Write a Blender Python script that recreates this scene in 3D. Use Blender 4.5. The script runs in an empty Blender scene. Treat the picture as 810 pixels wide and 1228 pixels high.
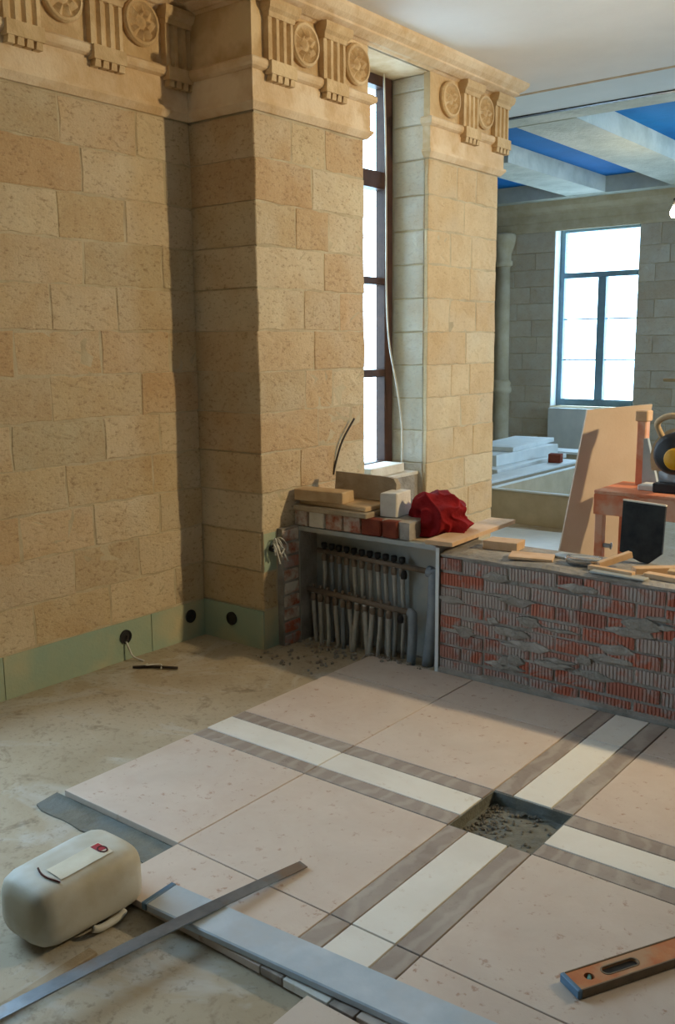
import bpy, bmesh, math, random
from mathutils import Vector, Matrix, noise
random.seed(7)
scene = bpy.context.scene
C = scene.collection

# ------------------------------------------------------------------ camera
def make_camera():
    yaw, pit, rol = math.radians(-38.324), math.radians(-10.044), math.radians(-0.497)
    d = Vector((math.sin(yaw)*math.cos(pit), math.cos(yaw)*math.cos(pit), math.sin(pit)))
    r = Vector((math.cos(yaw), -math.sin(yaw), 0)); u = r.cross(d)
    r2 = math.cos(rol)*r + math.sin(rol)*u; u2 = -math.sin(rol)*r + math.cos(rol)*u
    cd = bpy.data.cameras.new('camera'); cam = bpy.data.objects.new('camera', cd); C.objects.link(cam)
    M = Matrix((r2, u2, -d)).transposed().to_4x4(); M.translation = (0, 0, 1.65)
    cam.matrix_world = M
    cd.sensor_fit = 'HORIZONTAL'; cd.sensor_width = 36; cd.lens = 1127.45*36/810
    cd.clip_start = 0.05; cd.clip_end = 200
    scene.camera = cam
make_camera()

# ------------------------------------------------------------------ light
SKY = 14.5            # overcast daylight outside the windows
LAMP = 470.0         # warm work lamp, off to the right behind the low wall
world = bpy.data.worlds.new('world'); scene.world = world; world.use_nodes = True
bg = world.node_tree.nodes['Background']
bg.inputs[0].default_value = (0.49, 0.75, 1.0, 1); bg.inputs[1].default_value = SKY

def lamp(name, loc, power, col, rad):
    l = bpy.data.lights.new(name, 'POINT'); l.energy = power; l.color = col; l.shadow_soft_size = rad
    o = bpy.data.objects.new(name, l); C.objects.link(o); o.location = loc; return o
def flood(name, loc, aim, power, col, rad, cone, blend):
    l = bpy.data.lights.new(name, 'SPOT'); l.energy = power; l.color = col; l.shadow_soft_size = rad; l.spot_size = math.radians(cone); l.spot_blend = blend
    o = bpy.data.objects.new(name, l); C.objects.link(o); o.location = loc
    o.rotation_euler = (Vector(aim)-Vector(loc)).to_track_quat('-Z', 'Y').to_euler(); return o
# halogen floodlight pointed at the pillars
flood('work_lamp_light', (0.80, 5.30, 2.60), (-3.2, 4.05, 1.15), LAMP, (1.0, 0.79, 0.48), 0.07, 108, 0.75)

def portal(name, loc, rot, sx, sy):
    l = bpy.data.lights.new(name, 'AREA'); l.shape = 'RECTANGLE'; l.size = sx; l.size_y = sy
    l.cycles.is_portal = True
    o = bpy.data.objects.new(name, l); C.objects.link(o); o.location = loc; o.rotation_euler = rot; return o
H = math.pi/2
# daylight portals in the window openings (they only guide sky light through the glass)
portal('portal_left', (-4.05, 1.40, 1.80), (0, -H, 0), 2.5, 1.3)
portal('portal_pillars', (-3.86, 4.965, 2.07), (0, -H, 0), 2.5, 0.68)
portal('portal_far', (-5.03, 12.05, 1.97), (-H, 0, 0), 1.2, 2.3)
portal('portal_far_b', (-1.55, 12.05, 1.97), (-H, 0, 0), 1.3, 2.3)  # for the added opening in the far wall
portal('portal_right', (1.75, 8.5, 1.97), (0, H, 0), 2.3, 1.5)  # this and the next serve the added right wall openings
portal('portal_right_b', (1.75, 10.5, 1.97), (0, H, 0), 2.3, 1.5)

vs = scene.view_settings
vs.view_transform = 'Standard'; vs.look = 'None'; vs.gamma = 1.0; vs.use_curve_mapping = False
vs.exposure = -0.15

# ------------------------------------------------------------------ materials
def srgb(r, g, b):
    f = lambda c: (c/255/12.92) if c/255 <= 0.04045 else ((c/255+0.055)/1.055)**2.4
    return (f(r), f(g), f(b), 1)
class NT:
    def __init__(s, name):
        s.m = bpy.data.materials.new(name); s.m.use_nodes = True; s.t = s.m.node_tree
        s.b = s.t.nodes['Principled BSDF']
    def n(s, kind, **kw):
        x = s.t.nodes.new(kind)
        for k, v in kw.items(): setattr(x, k, v)
        return x
    def l(s, a, b): s.t.links.new(a, b)
    def coord(s, rnd=True):
        tc = s.n('ShaderNodeTexCoord')
        if not rnd: return tc.outputs['Object']
        oi = s.n('ShaderNodeObjectInfo'); mu = s.n('ShaderNodeMath', operation='MULTIPLY'); mu.inputs[1].default_value = 37
        s.l(oi.outputs['Random'], mu.inputs[0])
        ad = s.n('ShaderNodeVectorMath', operation='ADD'); s.l(tc.outputs['Object'], ad.inputs[0]); s.l(mu.outputs[0], ad.inputs[1])
        return ad.outputs[0]
    def rnd(s): return s.n('ShaderNodeObjectInfo').outputs['Random']
    def noise(s, co, scale, detail=4, rough=0.6, dist=0.0):
        x = s.n('ShaderNodeTexNoise'); s.l(co, x.inputs['Vector']); x.inputs['Scale'].default_value = scale
        x.inputs['Detail'].default_value = detail; x.inputs['Roughness'].default_value = rough; x.inputs['Distortion'].default_value = dist
        return x.outputs['Fac']
    def ramp(s, fac, stops, const=False):
        x = s.n('ShaderNodeValToRGB'); e = x.color_ramp.elements
        if const: x.color_ramp.interpolation = 'CONSTANT'
        while len(e) < len(stops): e.new(0.5)
        for el, (p, c) in zip(e, stops): el.position = p; el.color = c if len(c) == 4 else (*c, 1)
        s.l(fac, x.inputs[0]); return x.outputs[0]
    def mix(s, fac, a, b, mode='MIX'):
        x = s.n('ShaderNodeMix', data_type='RGBA', blend_type=mode)
        for sock, v in ((x.inputs[0], fac), (x.inputs[6], a), (x.inputs[7], b)):
            if hasattr(v, 'is_linked'): s.l(v, sock)
            else: sock.default_value = v
        return x.outputs[2]
    def bump(s, h, dist, strength=1.0, prev=None):
        x = s.n('ShaderNodeBump'); x.inputs['Distance'].default_value = dist; x.inputs['Strength'].default_value = strength
        s.l(h, x.inputs['Height'])
        if prev is not None: s.l(prev, x.inputs['Normal'])
        return x.outputs[0]
    def fin(s, col, rough=0.8, normal=None, metal=0.0, spec=0.5):
        if hasattr(col, 'is_linked'): s.l(col, s.b.inputs['Base Color'])
        else: s.b.inputs['Base Color'].default_value = col
        if hasattr(rough, 'is_linked'): s.l(rough, s.b.inputs['Roughness'])
        else: s.b.inputs['Roughness'].default_value = rough
        s.b.inputs['Metallic'].default_value = metal; s.b.inputs['Specular IOR Level'].default_value = spec
        if normal is not None: s.l(normal, s.b.inputs['Normal'])
        return s.m
BW = [(0.0, (0, 0, 0, 1)), (1.0, (1, 1, 1, 1))]

def stone_mat(name, pal, pit=1.0):
    t = NT(name); co = t.coord()
    base = t.ramp(t.rnd(), pal)
    n1 = t.noise(co, 5, 3); c = t.mix(t.ramp(n1, [(0.35, (0, 0, 0)), (0.7, (0.42, 0.42, 0.42))]), base, srgb(176, 140, 98))
    n3 = t.noise(co, 2.2, 2); c = t.mix(t.ramp(n3, [(0.48, (0, 0, 0)), (0.72, (0.45, 0.45, 0.45))]), c, srgb(204, 192, 168))
    # porous shell-limestone texture
    st = t.n('ShaderNodeVectorMath', operation='MULTIPLY'); t.l(co, st.inputs[0]); st.inputs[1].default_value = (1, 1, 1.7)
    n2 = t.noise(st.outputs[0], 34, 4, 0.7)
    pits = t.ramp(n2, [(0.30, (1, 1, 1)), (0.46, (0, 0, 0))])
    pf = t.mix(1.0, pits, (0.55*pit, 0.55*pit, 0.55*pit, 1), 'MULTIPLY')
    c = t.mix(pf, c, srgb(112, 76, 44))
    n4 = t.noise(co, 90, 3)
    c = t.mix(t.ramp(n4, [(0.5, (0, 0, 0)), (0.8, (0.3, 0.3, 0.3))]), c, srgb(226, 206, 168))
    nb = t.bump(n2, 0.010*pit, 0.8); nb = t.bump(n4, 0.004, 0.6, nb); nb = t.bump(n1, 0.01, 0.5, nb)
    return t.fin(c, 0.9, nb, spec=0.2)
M = {}
M['stone'] = stone_mat('shell_limestone', [(0.0, srgb(194, 170, 132)), (0.25, srgb(206, 186, 150)), (0.45, srgb(194, 162, 122)), (0.65, srgb(212, 196, 164)), (0.82, srgb(200, 168, 130)), (1.0, srgb(190, 174, 142))])
M['stone_fine'] = stone_mat('sawn_limestone', [(0.0, srgb(206, 180, 140)), (0.4, srgb(212, 190, 154)), (0.7, srgb(204, 174, 132)), (1.0, srgb(216, 198, 164))], 0.45)
M['stone_far'] = stone_mat('pale_limestone', [(0.0, srgb(192, 186, 172)), (0.5, srgb(204, 198, 184)), (1.0, srgb(186, 178, 162))], 0.4)

def rough_mat(name, c1, c2, scale=8, rough=0.85, bump=0.004, bscale=60, c3=None, metal=0, spec=0.3):
    t = NT(name); co = t.coord()
    n = t.noise(co, scale, 5); c = t.mix(t.ramp(n, [(0.35, (0, 0, 0)), (0.65, (1, 1, 1))]), c1, c2)
    if c3:
        n3 = t.noise(co, scale*0.4, 4); c = t.mix(t.ramp(n3, [(0.5, (0, 0, 0)), (0.62, (1, 1, 1))]), c, c3)
    nb = t.bump(t.noise(co, bscale, 4), bump)
    return t.fin(c, rough, nb, metal, spec)
M['mortar'] = rough_mat('lime_mortar', srgb(198, 182, 150), srgb(174, 156, 124), 6)
M['carved'] = rough_mat('carved_limestone', srgb(206, 178, 136), srgb(192, 160, 116), 7, 0.9, 0.006, 45, srgb(220, 194, 152))
M['carved_pale'] = rough_mat('carved_pale_limestone', srgb(220, 194, 158), srgb(204, 172, 130), 7, 0.9, 0.005, 45, srgb(226, 204, 172))
M['carved_far'] = rough_mat('carved_far_stone', srgb(206, 194, 168), srgb(188, 172, 140), 5, 0.9, 0.004, 40)
M['cement'] = rough_mat('grey_cement', srgb(158, 150, 140), srgb(134, 128, 118), 9, 0.95, 0.012, 35, srgb(172, 164, 154))
M['adhesive'] = rough_mat('dark_adhesive', srgb(74, 66, 58), srgb(60, 54, 48), 20, 0.95, 0.002, 60)
M['wet_mortar'] = rough_mat('damp_mortar', srgb(124, 122, 110), srgb(104, 102, 92), 14, 0.6, 0.006, 45, srgb(112, 116, 112))
M['grit'] = rough_mat('grey_grit', srgb(136, 130, 118), srgb(112, 106, 96), 30, 0.95, 0.003, 60)
M['concrete'] = rough_mat('raw_concrete', srgb(200, 204, 192), srgb(182, 186, 174), 5, 0.9, 0.008, 25, srgb(208, 210, 198))
M['green'] = rough_mat('green_plasterboard', srgb(144, 166, 148), srgb(164, 172, 144), 2.2, 0.85, 0.002, 60, srgb(192, 180, 142))
M['plaster'] = rough_mat('white_ceiling_paint', srgb(236, 232, 226), srgb(230, 226, 220), 2, 0.9, 0.001, 40)
M['plaster_daylit'] = rough_mat('daylit_plasterboard', srgb(222, 228, 228), srgb(214, 222, 222), 2, 0.9, 0.001, 40)  # white plaster with the bluish cast of daylight put into its colour
M['blue'] = rough_mat('blue_ceiling', srgb(0, 112, 184), srgb(0, 102, 170), 3, 0.8, 0.002, 30)  # saturated blue, nearly even over the whole far ceiling
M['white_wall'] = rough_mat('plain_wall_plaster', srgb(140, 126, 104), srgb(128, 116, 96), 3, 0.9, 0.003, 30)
M['frame_brown'] = rough_mat('brown_window_frame', srgb(74, 52, 44), srgb(60, 42, 38), 12, 0.45, 0.001, 60)
M['frame_grey'] = rough_mat('bluish_window_frame', srgb(128, 156, 172), srgb(116, 146, 164), 12, 0.45, 0.001, 60)  # blue-grey, lightened to paint the bloom from the bright panes
M['galv'] = rough_mat('galvanised_sheet', srgb(168, 172, 170), srgb(150, 156, 154), 6, 0.5, 0.001, 40, srgb(176, 172, 160), 0.12)
M['pipe_dusty'] = rough_mat('dusty_brass_pipe', srgb(140, 124, 108), srgb(122, 108, 96), 20, 0.6, 0.001, 80, None, 0.2)
M['hose'] = rough_mat('dusty_grey_hose', srgb(190, 186, 176), srgb(166, 164, 156), 14, 0.7, 0.002, 60)
M['hose_blue'] = rough_mat('blue_grey_insulation', srgb(146, 152, 156), srgb(128, 136, 142), 14, 0.7, 0.002, 60)
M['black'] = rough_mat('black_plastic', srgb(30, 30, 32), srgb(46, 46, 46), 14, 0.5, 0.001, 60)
M['black_dusty'] = rough_mat('dusty_black_rubber', srgb(24, 26, 28), srgb(52, 54, 52), 10, 0.5, 0.002, 60)
M['wood'] = rough_mat('pale_wood', srgb(212, 178, 142), srgb(198, 160, 120), 10, 0.75, 0.002, 60)
M['wood_grey'] = rough_mat('dusty_grey_slab', srgb(176, 160, 136), srgb(156, 140, 116), 9, 0.85, 0.005, 45)
M['stone_slab'] = rough_mat('beige_stone_slab', srgb(202, 174, 136), srgb(182, 152, 114), 8, 0.85, 0.005, 40)
M['white_block'] = rough_mat('white_foam_block', srgb(222, 216, 204), srgb(206, 198, 184), 8, 0.85, 0.004, 40)
M['orange'] = rough_mat('worn_orange_paint', srgb(218, 134, 96), srgb(206, 116, 78), 10, 0.55, 0.001, 50, srgb(216, 168, 140))
M['yellow'] = rough_mat('yellow_plastic', srgb(226, 168, 30), srgb(206, 148, 24), 10, 0.5, 0.001, 50)
M['red_cloth'] = rough_mat('red_cloth', srgb(150, 22, 26), srgb(120, 14, 20), 6, 0.95, 0.003, 90)
M['steel'] = rough_mat('bluish_steel', srgb(140, 146, 152), srgb(118, 124, 130), 10, 0.38, 0.0006, 60, srgb(132, 116, 102), 0.7)
M['alu'] = rough_mat('scuffed_aluminium', srgb(196, 206, 214), srgb(176, 190, 200), 8, 0.42, 0.0006, 50, srgb(186, 192, 196), 0.15)
M['chrome'] = rough_mat('shiny_metal', srgb(214, 214, 214), srgb(180, 180, 180), 8, 0.2, 0.0005, 30, None, 0.9)
M['jug'] = rough_mat('dirty_white_plastic', srgb(204, 202, 192), srgb(194, 190, 176), 6, 0.5, 0.001, 30, srgb(178, 168, 144))
M['label'] = rough_mat('pale_sticker', srgb(222, 216, 196), srgb(206, 198, 176), 10, 0.5, 0.0005, 30)
M['red_print'] = rough_mat('red_print', srgb(176, 44, 52), srgb(150, 60, 66), 30, 0.5, 0.0005, 30)
M['dark_print'] = rough_mat('dark_red_print', srgb(84, 40, 40), srgb(70, 44, 40), 30, 0.5, 0.0005, 30)
M['level_orange'] = rough_mat('orange_level_paint', srgb(196, 132, 88), srgb(184, 108, 68), 16, 0.5, 0.0006, 60, srgb(186, 146, 112))
M['level_edge'] = rough_mat('dusty_level_edge', srgb(134, 116, 94), srgb(112, 98, 80), 16, 0.6, 0.0006, 60)
M['level_cap'] = rough_mat('blue_grey_cap', srgb(96, 126, 150), srgb(80, 106, 130), 10, 0.5, 0.0006, 60)
M['vial'] = rough_mat('teal_vial', srgb(120, 176, 168), srgb(100, 150, 146), 10, 0.25, 0.0003, 30)
M['wire_white'] = rough_mat('white_cable', srgb(206, 204, 196), srgb(190, 186, 176), 20, 0.6, 0.0005, 60)
M['wire_dark'] = rough_mat('dark_cable', srgb(52, 44, 38), srgb(66, 56, 46), 20, 0.6, 0.0005, 60)
M['white_panel'] = rough_mat('white_panel', srgb(220, 224, 222), srgb(206, 212, 212), 5, 0.6, 0.001, 40)
M['beige_panel'] = rough_mat('beige_panel', srgb(188, 174, 148), srgb(174, 160, 134), 5, 0.75, 0.002, 40)
M['red_brick'] = rough_mat('brown_red_brick', srgb(132, 66, 46), srgb(112, 52, 38), 14, 0.9, 0.006, 40)
M['limed_brick'] = rough_mat('limewashed_brick', srgb(196, 186, 170), srgb(158, 84, 60), 16, 0.9, 0.006, 40, srgb(206, 198, 184))
M['plywood'] = rough_mat('plywood_sheet', srgb(206, 186, 164), srgb(196, 174, 150), 3, 0.7, 0.001, 60)

def brick_mat():
    t = NT('ribbed_brick'); co = t.coord()
    base = t.ramp(t.rnd(), [(0.0, srgb(182, 92, 64)), (0.4, srgb(184, 108, 84)), (0.7, srgb(160, 98, 82)), (1.0, srgb(184, 132, 116))])
    n = t.noise(co, 11, 5, 0.65, 0.6)
    # cement smeared over part of each brick: amount differs from brick to brick
    r2 = t.n('ShaderNodeMath', operation='MULTIPLY'); t.l(t.rnd(), r2.inputs[0]); r2.inputs[1].default_value = 7.31
    fr = t.n('ShaderNodeMath', operation='FRACT'); t.l(r2.outputs[0], fr.inputs[0])
    sc = t.n('ShaderNodeMath', operation='MULTIPLY_ADD'); t.l(fr.outputs[0], sc.inputs[0]); sc.inputs[1].default_value = 0.24; sc.inputs[2].default_value = -0.12
    ad = t.n('ShaderNodeMath', operation='ADD'); t.l(n, ad.inputs[0]); t.l(sc.outputs[0], ad.inputs[1])
    c = t.mix(t.ramp(ad.outputs[0], [(0.40, (0.12,)*3), (0.56, (0.9,)*3)]), base, srgb(172, 162, 154))
    nb = t.bump(n, 0.006); nb = t.bump(t.noise(co, 90, 3), 0.003, 1, nb)
    return t.fin(c, 0.92, nb, spec=0.2)
M['brick'] = brick_mat()

def tile_mat(name, c1, c2, c3, vein=0.0, rough=0.42):
    t = NT(name); co = t.coord()
    n = t.noise(co, 4, 6, 0.65, 0.4 + vein*2); c = t.mix(t.ramp(n, [(0.32, (0, 0, 0)), (0.68, (1, 1, 1))]), c1, c2)
    n2 = t.noise(co, 26, 4, 0.7); c = t.mix(t.ramp(n2, [(0.30, (0.9, 0.9, 0.9)), (0.40, (0, 0, 0))]), c, c3)
    # builders' dust
    n3 = t.noise(co, 2.0, 4, 0.6); c = t.mix(t.ramp(n3, [(0.45, (0, 0, 0)), (0.75, (0.45, 0.45, 0.45))]), c, srgb(200, 192, 180))
    if vein:
        w = t.n('ShaderNodeTexWave'); t.l(co, w.inputs['Vector']); w.inputs['Scale'].default_value = 4; w.inputs['Distortion'].default_value = 9; w.inputs['Detail'].default_value = 4
        c = t.mix(t.ramp(w.outputs['Fac'], [(0.55, (0, 0, 0)), (0.95, (vein, vein, vein))]), c, srgb(196, 186, 174))
    rg = t.ramp(n, [(0.3, (rough,)*3), (0.7, (rough+0.18,)*3)])
    nb = t.bump(n2, 0.0012)
    return t.fin(c, rg, nb)
M['tile_pink'] = tile_mat('pink_beige_marble', srgb(208, 192, 177), srgb(198, 178, 162), srgb(168, 130, 106))
M['tile_grey'] = tile_mat('grey_veined_marble', srgb(158, 144, 132), srgb(142, 128, 118), srgb(126, 112, 102), 0.3)
M['tile_white'] = tile_mat('cream_white_marble', srgb(230, 226, 216), srgb(224, 218, 206), srgb(214, 204, 188))

def screed_mat():
    t = NT('dusty_screed'); co = t.coord(False)
    n = t.noise(co, 1.3, 5, 0.6, 0.3); c = t.mix(t.ramp(n, [(0.35, (0, 0, 0)), (0.65, (1, 1, 1))]), srgb(164, 148, 122), srgb(184, 170, 146))
    n2 = t.noise(co, 5.5, 5, 0.7, 0.5); c = t.mix(t.ramp(n2, [(0.30, (0.7, 0.7, 0.7)), (0.42, (0, 0, 0))]), c, srgb(112, 96, 74))
    n3 = t.noise(co, 2.3, 4, 0.6, 1.0); c = t.mix(t.ramp(n3, [(0.54, (0, 0, 0)), (0.66, (0.8, 0.8, 0.8))]), c, srgb(190, 186, 176))
    n4 = t.noise(co, 45, 4)
    c = t.mix(t.ramp(n4, [(0.3, (0.5, 0.5, 0.5)), (0.45, (0, 0, 0))]), c, srgb(120, 104, 84))
    nb = t.bump(n2, 0.008, 0.6); nb = t.bump(n4, 0.003, 0.6, nb)
    return t.fin(c, t.ramp(n3, [(0.4, (0.75,)*3), (0.7, (0.5,)*3)]), nb, spec=0.35)
M['screed'] = screed_mat()

def glass_mat():
    t = NT('window_glass'); nt = t.t
    tr = t.n('ShaderNodeBsdfTransparent'); gl = t.n('ShaderNodeBsdfGlossy'); gl.inputs['Roughness'].default_value = 0.02
    mx = t.n('ShaderNodeMixShader'); mx.inputs[0].default_value = 0.05; t.l(tr.outputs[0], mx.inputs[1]); t.l(gl.outputs[0], mx.inputs[2])
    t.l(mx.outputs[0], nt.nodes['Material Output'].inputs[0]); return t.m
M['glass'] = glass_mat()
def bulb_mat():
    t = NT('lit_bulb'); e = t.n('ShaderNodeEmission'); e.inputs[0].default_value = (1, 0.86, 0.6, 1); e.inputs[1].default_value = 60
    t.l(e.outputs[0], t.t.nodes['Material Output'].inputs[0]); return t.m
M['bulb'] = bulb_mat()

# ------------------------------------------------------------------ builders
def empty(name, loc=(0, 0, 0), rz=0.0):
    o = bpy.data.objects.new(name, None); C.objects.link(o); o.location = loc; o.rotation_euler = (0, 0, rz); o.empty_display_size = 0.1
    return o
def tag(o, label, cat, group=None, kind=None):
    o['label'] = label; o['category'] = cat
    if group: o['group'] = group
    if kind: o['kind'] = kind
    return o
def obj(name, me, mat=None, parent=None, loc=None, rot=None):
    if isinstance(me, MB): me = me.mesh(name)
    if mat is not None and not me.materials: me.materials.append(M[mat])
    o = bpy.data.objects.new(name, me); C.objects.link(o)
    if parent is not None: o.parent = parent
    if loc is not None: o.location = loc
    if rot is not None: o.rotation_euler = rot
    return o
class MB:
    """vertex / face lists for one mesh"""
    def __init__(s): s.v = []; s.f = []; s.sm = False
    def add(s, vs, fs):
        k = len(s.v); s.v += [tuple(p) for p in vs]; s.f += [tuple(i+k for i in f) for f in fs]; return s
    def box(s, x0, x1, y0, y1, z0, z1):
        return s.add([(x, y, z) for z in (z0, z1) for y in (y0, y1) for x in (x0, x1)],
                     [(0, 2, 3, 1), (4, 5, 7, 6), (0, 1, 5, 4), (2, 6, 7, 3), (0, 4, 6, 2), (1, 3, 7, 5)])
    def rings(s, rings, cap0=True, cap1=True, closed=True):
        n = len(rings[0]); vs = [p for r in rings for p in r]; fs = []
        for i in range(len(rings)-1):
            for j in range(n if closed else n-1):
                a = i*n+j; b = i*n+(j+1) % n; fs.append((a, b, b+n, a+n))
        if cap0: fs.append(tuple(reversed(range(n))))
        if cap1: fs.append(tuple(range((len(rings)-1)*n, len(rings)*n)))
        return s.add(vs, fs)
    def tube(s, pts, r, seg=8, caps=True):
        pts = [Vector(p) for p in pts]; rr = r if isinstance(r, (list, tuple)) else [r]*len(pts)
        rings = []; up = None
        for i, p in enumerate(pts):
            t = (pts[min(i+1, len(pts)-1)]-pts[max(i-1, 0)]).normalized()
            if up is None:
                up = t.orthogonal().normalized()
            else:
                up = (up - t*up.dot(t))
                up = up.normalized() if up.length > 1e-6 else t.orthogonal().normalized()
            q = t.cross(up)
            rings.append([p+rr[i]*(math.cos(2*math.pi*k/seg)*up+math.sin(2*math.pi*k/seg)*q) for k in range(seg)])
        return s.rings(rings, caps, caps)
    def lathe(s, prof, seg=24, axis='Z', c=(0, 0, 0)):
        rings = []
        for r, h in prof:
            ring = []
            for k in range(seg):
                a = 2*math.pi*k/seg; x, y = r*math.cos(a), r*math.sin(a)
                p = {'Z': (x, y, h), 'X': (h, x, y), 'Y': (y, h, x)}[axis]
                ring.append((c[0]+p[0], c[1]+p[1], c[2]+p[2]))
            rings.append(ring)
        return s.rings(rings)
    def mesh(s, name, smooth=None):
        me = bpy.data.meshes.new(name); me.from_pydata(s.v, [], s.f); me.validate(); 
        bm = bmesh.new(); bm.from_mesh(me); bmesh.ops.recalc_face_normals(bm, faces=bm.faces); bm.to_mesh(me); bm.free()
        if (s.sm if smooth is None else smooth):
            me.polygons.foreach_set('use_smooth', [True]*len(me.polygons))
        me.update(); return me
def smooth_path(pts, n=6):
    pts = [Vector(p) for p in pts]; out = []
    P = [pts[0]*2-pts[1]]+pts+[pts[-1]*2-pts[-2]]
    for i in range(1, len(P)-2):
        for k in range(n):
            t = k/n; a, b, c, d = P[i-1], P[i], P[i+1], P[i+2]
            out.append(0.5*((2*b)+(c-a)*t+(2*a-5*b+4*c-d)*t*t+(3*b-a-3*c+d)*t**3))
    out.append(pts[-1]); return out
def bevel_box(sx, sy, sz, b=0.004, jit=0.0, seg=1):
    """box with bevelled edges, base centred on the origin"""
    bm = bmesh.new(); bmesh.ops.create_cube(bm, size=1)
    for v in bm.verts: v.co = Vector((v.co.x*sx, v.co.y*sy, (v.co.z+0.5)*sz))
    bmesh.ops.bevel(bm, geom=list(bm.edges), offset=b, segments=seg, affect='EDGES', profile=0.5)
    if jit:
        for v in bm.verts: v.co += Vector((random.uniform(-jit, jit), random.uniform(-jit, jit), random.uniform(-jit, jit)*0.5))
    me = bpy.data.meshes.new('bevel_box'); bm.to_mesh(me); bm.free(); return me
def plate(outer, holes, h):
    """flat plate with holes: 2-D loops, extruded from z = 0 to h"""
    bm = bmesh.new(); edges = []
    for loop in [outer]+holes:
        vs = [bm.verts.new((x, y, 0)) for x, y in loop]
        edges += [bm.edges.new((vs[i], vs[(i+1) % len(vs)])) for i in range(len(vs))]
    bmesh.ops.triangle_fill(bm, use_beauty=True, use_dissolve=False, edges=edges)
    ext = bmesh.ops.extrude_face_region(bm, geom=list(bm.faces))
    for g in ext['geom']:
        if isinstance(g, bmesh.types.BMVert): g.co.z += h
    bmesh.ops.recalc_face_normals(bm, faces=bm.faces)
    me = bpy.data.meshes.new('plate'); bm.to_mesh(me); bm.free(); return me

def block_mesh(w, h, depth, jit=0.003, bev=0.005, face=0.003):
    """dressed stone facing +N: local x = along, y = outward, z = up; origin at the face centre"""
    nU = max(2, min(8, int(w/0.06))); nV = 2
    base = [(-0.5+i/nU, -0.5) for i in range(nU)]+[(0.5, -0.5+i/nV) for i in range(nV)] + \
           [(0.5-i/nU, 0.5) for i in range(nU)]+[(-0.5, 0.5-i/nV) for i in range(nV)]
    R = random.uniform
    j = [(R(-jit, jit), R(-jit, jit)) for _ in base]
    def ring(ins, d, dj, k=1.0):
        out = []
        for (a, b), (ja, jb) in zip(base, j):
            x = a*(w-2*ins)+ja*k; z = b*(h-2*ins)+jb*k
            out.append((x, d+R(-dj, dj), z))
        return out
    m = MB()
    r3 = [(x*0.55, R(-face, face), z*0.5) for x, _, z in ring(bev, 0, 0)]
    m.rings([ring(0, -depth, 0, 0.3), ring(0, -bev*1.1, 0.001), ring(bev, -0.001, 0.0015), r3], cap0=True, cap1=True)
    return m.mesh('stone_block')

def frame_rot(N):
    """rotation about z so that local +y points along N"""
    return math.atan2(-N[0], N[1])
def block(parent, mat, O, U, N, u0, u1, z0, z1, depth=0.03, gap=0.008, name='stone_block', jit=0.003):
    w = u1-u0-gap; h = z1-z0-gap
    c = Vector(O)+Vector(U)*((u0+u1)/2); c.z = (z0+z1)/2
    off = random.uniform(-0.002, 0.003)
    c += Vector(N)*off
    return obj(name, block_mesh(w, h, depth+off, jit), mat, parent, c, (0, 0, frame_rot(N)))
def courses(parent, mat, O, U, N, u0, u1, zs, lmin, lmax, depth=0.03, skip=None, first=None, gap=0.006, jit=0.003):
    for k in range(len(zs)-1):
        u = u0; cuts = [u0]
        step = random.uniform(lmin, lmax)*(0.5 if k % 2 else 1.0)
        while True:
            u += step; step = random.uniform(lmin, lmax)
            if u > u1-lmin*0.45: break
            cuts.append(u)
        cuts.append(u1)
        for a, b in zip(cuts, cuts[1:]):
            if skip and skip(a, b, zs[k], zs[k+1]): continue
            block(parent, mat, O, U, N, a, b, zs[k], zs[k+1], depth, gap, jit=jit)

def sweep(path, prof, cap=True):
    """closed profile [(outward, z)] swept along a plan path, outward = right of travel, mitred corners"""
    P = [Vector((x, y)) for x, y in path]; n = len(P); rings = []
    for i in range(n):
        ts = []
        if i > 0: ts.append((P[i]-P[i-1]).normalized())
        if i < n-1: ts.append((P[i+1]-P[i]).normalized())
        ns = [Vector((t.y, -t.x)) for t in ts]
        m = ns[0] if len(ns) == 1 else (ns[0]+ns[1])/(1+ns[0].dot(ns[1]))
        rings.append([(P[i].x+m.x*d, P[i].y+m.y*d, z) for d, z in prof])
    return MB().rings(rings, cap, cap)

# ------------------------------------------------------------------ the room
XW, XF = -3.90, -3.43           # left wall face, pillar face
CE = 3.45                       # ceiling
YB = 3.95                       # low brick wall face
Z0, ZA = 0.21, 2.82             # foot of the stones, underside of the architrave
NC = 12
ZS = [Z0+(ZA-Z0)*i/NC for i in range(NC+1)]

# floor: rough screed, higher along the wall
def build_floor():
    xs = [-7.0, -6.0, -5.0, -4.4]+[-4.2+0.05*i for i in range(75)]+[-0.2, 0.5, 1.5, 3, 4.6]
    ys = [-3.2, -2, -1, 0, 0.5]+[0.6+0.05*i for i in range(67)]+[4.1, 4.6, 5.4, 6.4, 7.6, 9, 10.5, 12.2]
    def h(x, y):
        s = min(1, max(0, (-x-2.95)/0.75)); s = s*s*(3-2*s)
        if y > 4.0: return 0.0 if y > 4.5 else -0.03
        if X1-0.04 < x < X4+0.04 and YS1-0.04 < y < YS4+0.04: return -0.058+noise.noise((x*9, y*9, 3))*0.004
        d = noise.noise((x*2.1, y*2.1, 0))*0.004+noise.noise((x*9, y*9, 3))*0.0022
        return -0.032+0.026*s+d
    m = MB(); nx = len(xs)
    m.v = [(x, y, h(x, y)) for y in ys for x in xs]
    m.f = [(j*nx+i, j*nx+i+1, (j+1)*nx+i+1, (j+1)*nx+i) for j in range(len(ys)-1) for i in range(nx-1)]
    m.sm = True
    o = obj('floor', m, 'screed'); o['kind'] = 'structure'
    tag(o, 'rough dusty screed floor with new marble tiles being laid on it', 'floor')
    return o
TILE_MESH = {}
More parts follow.
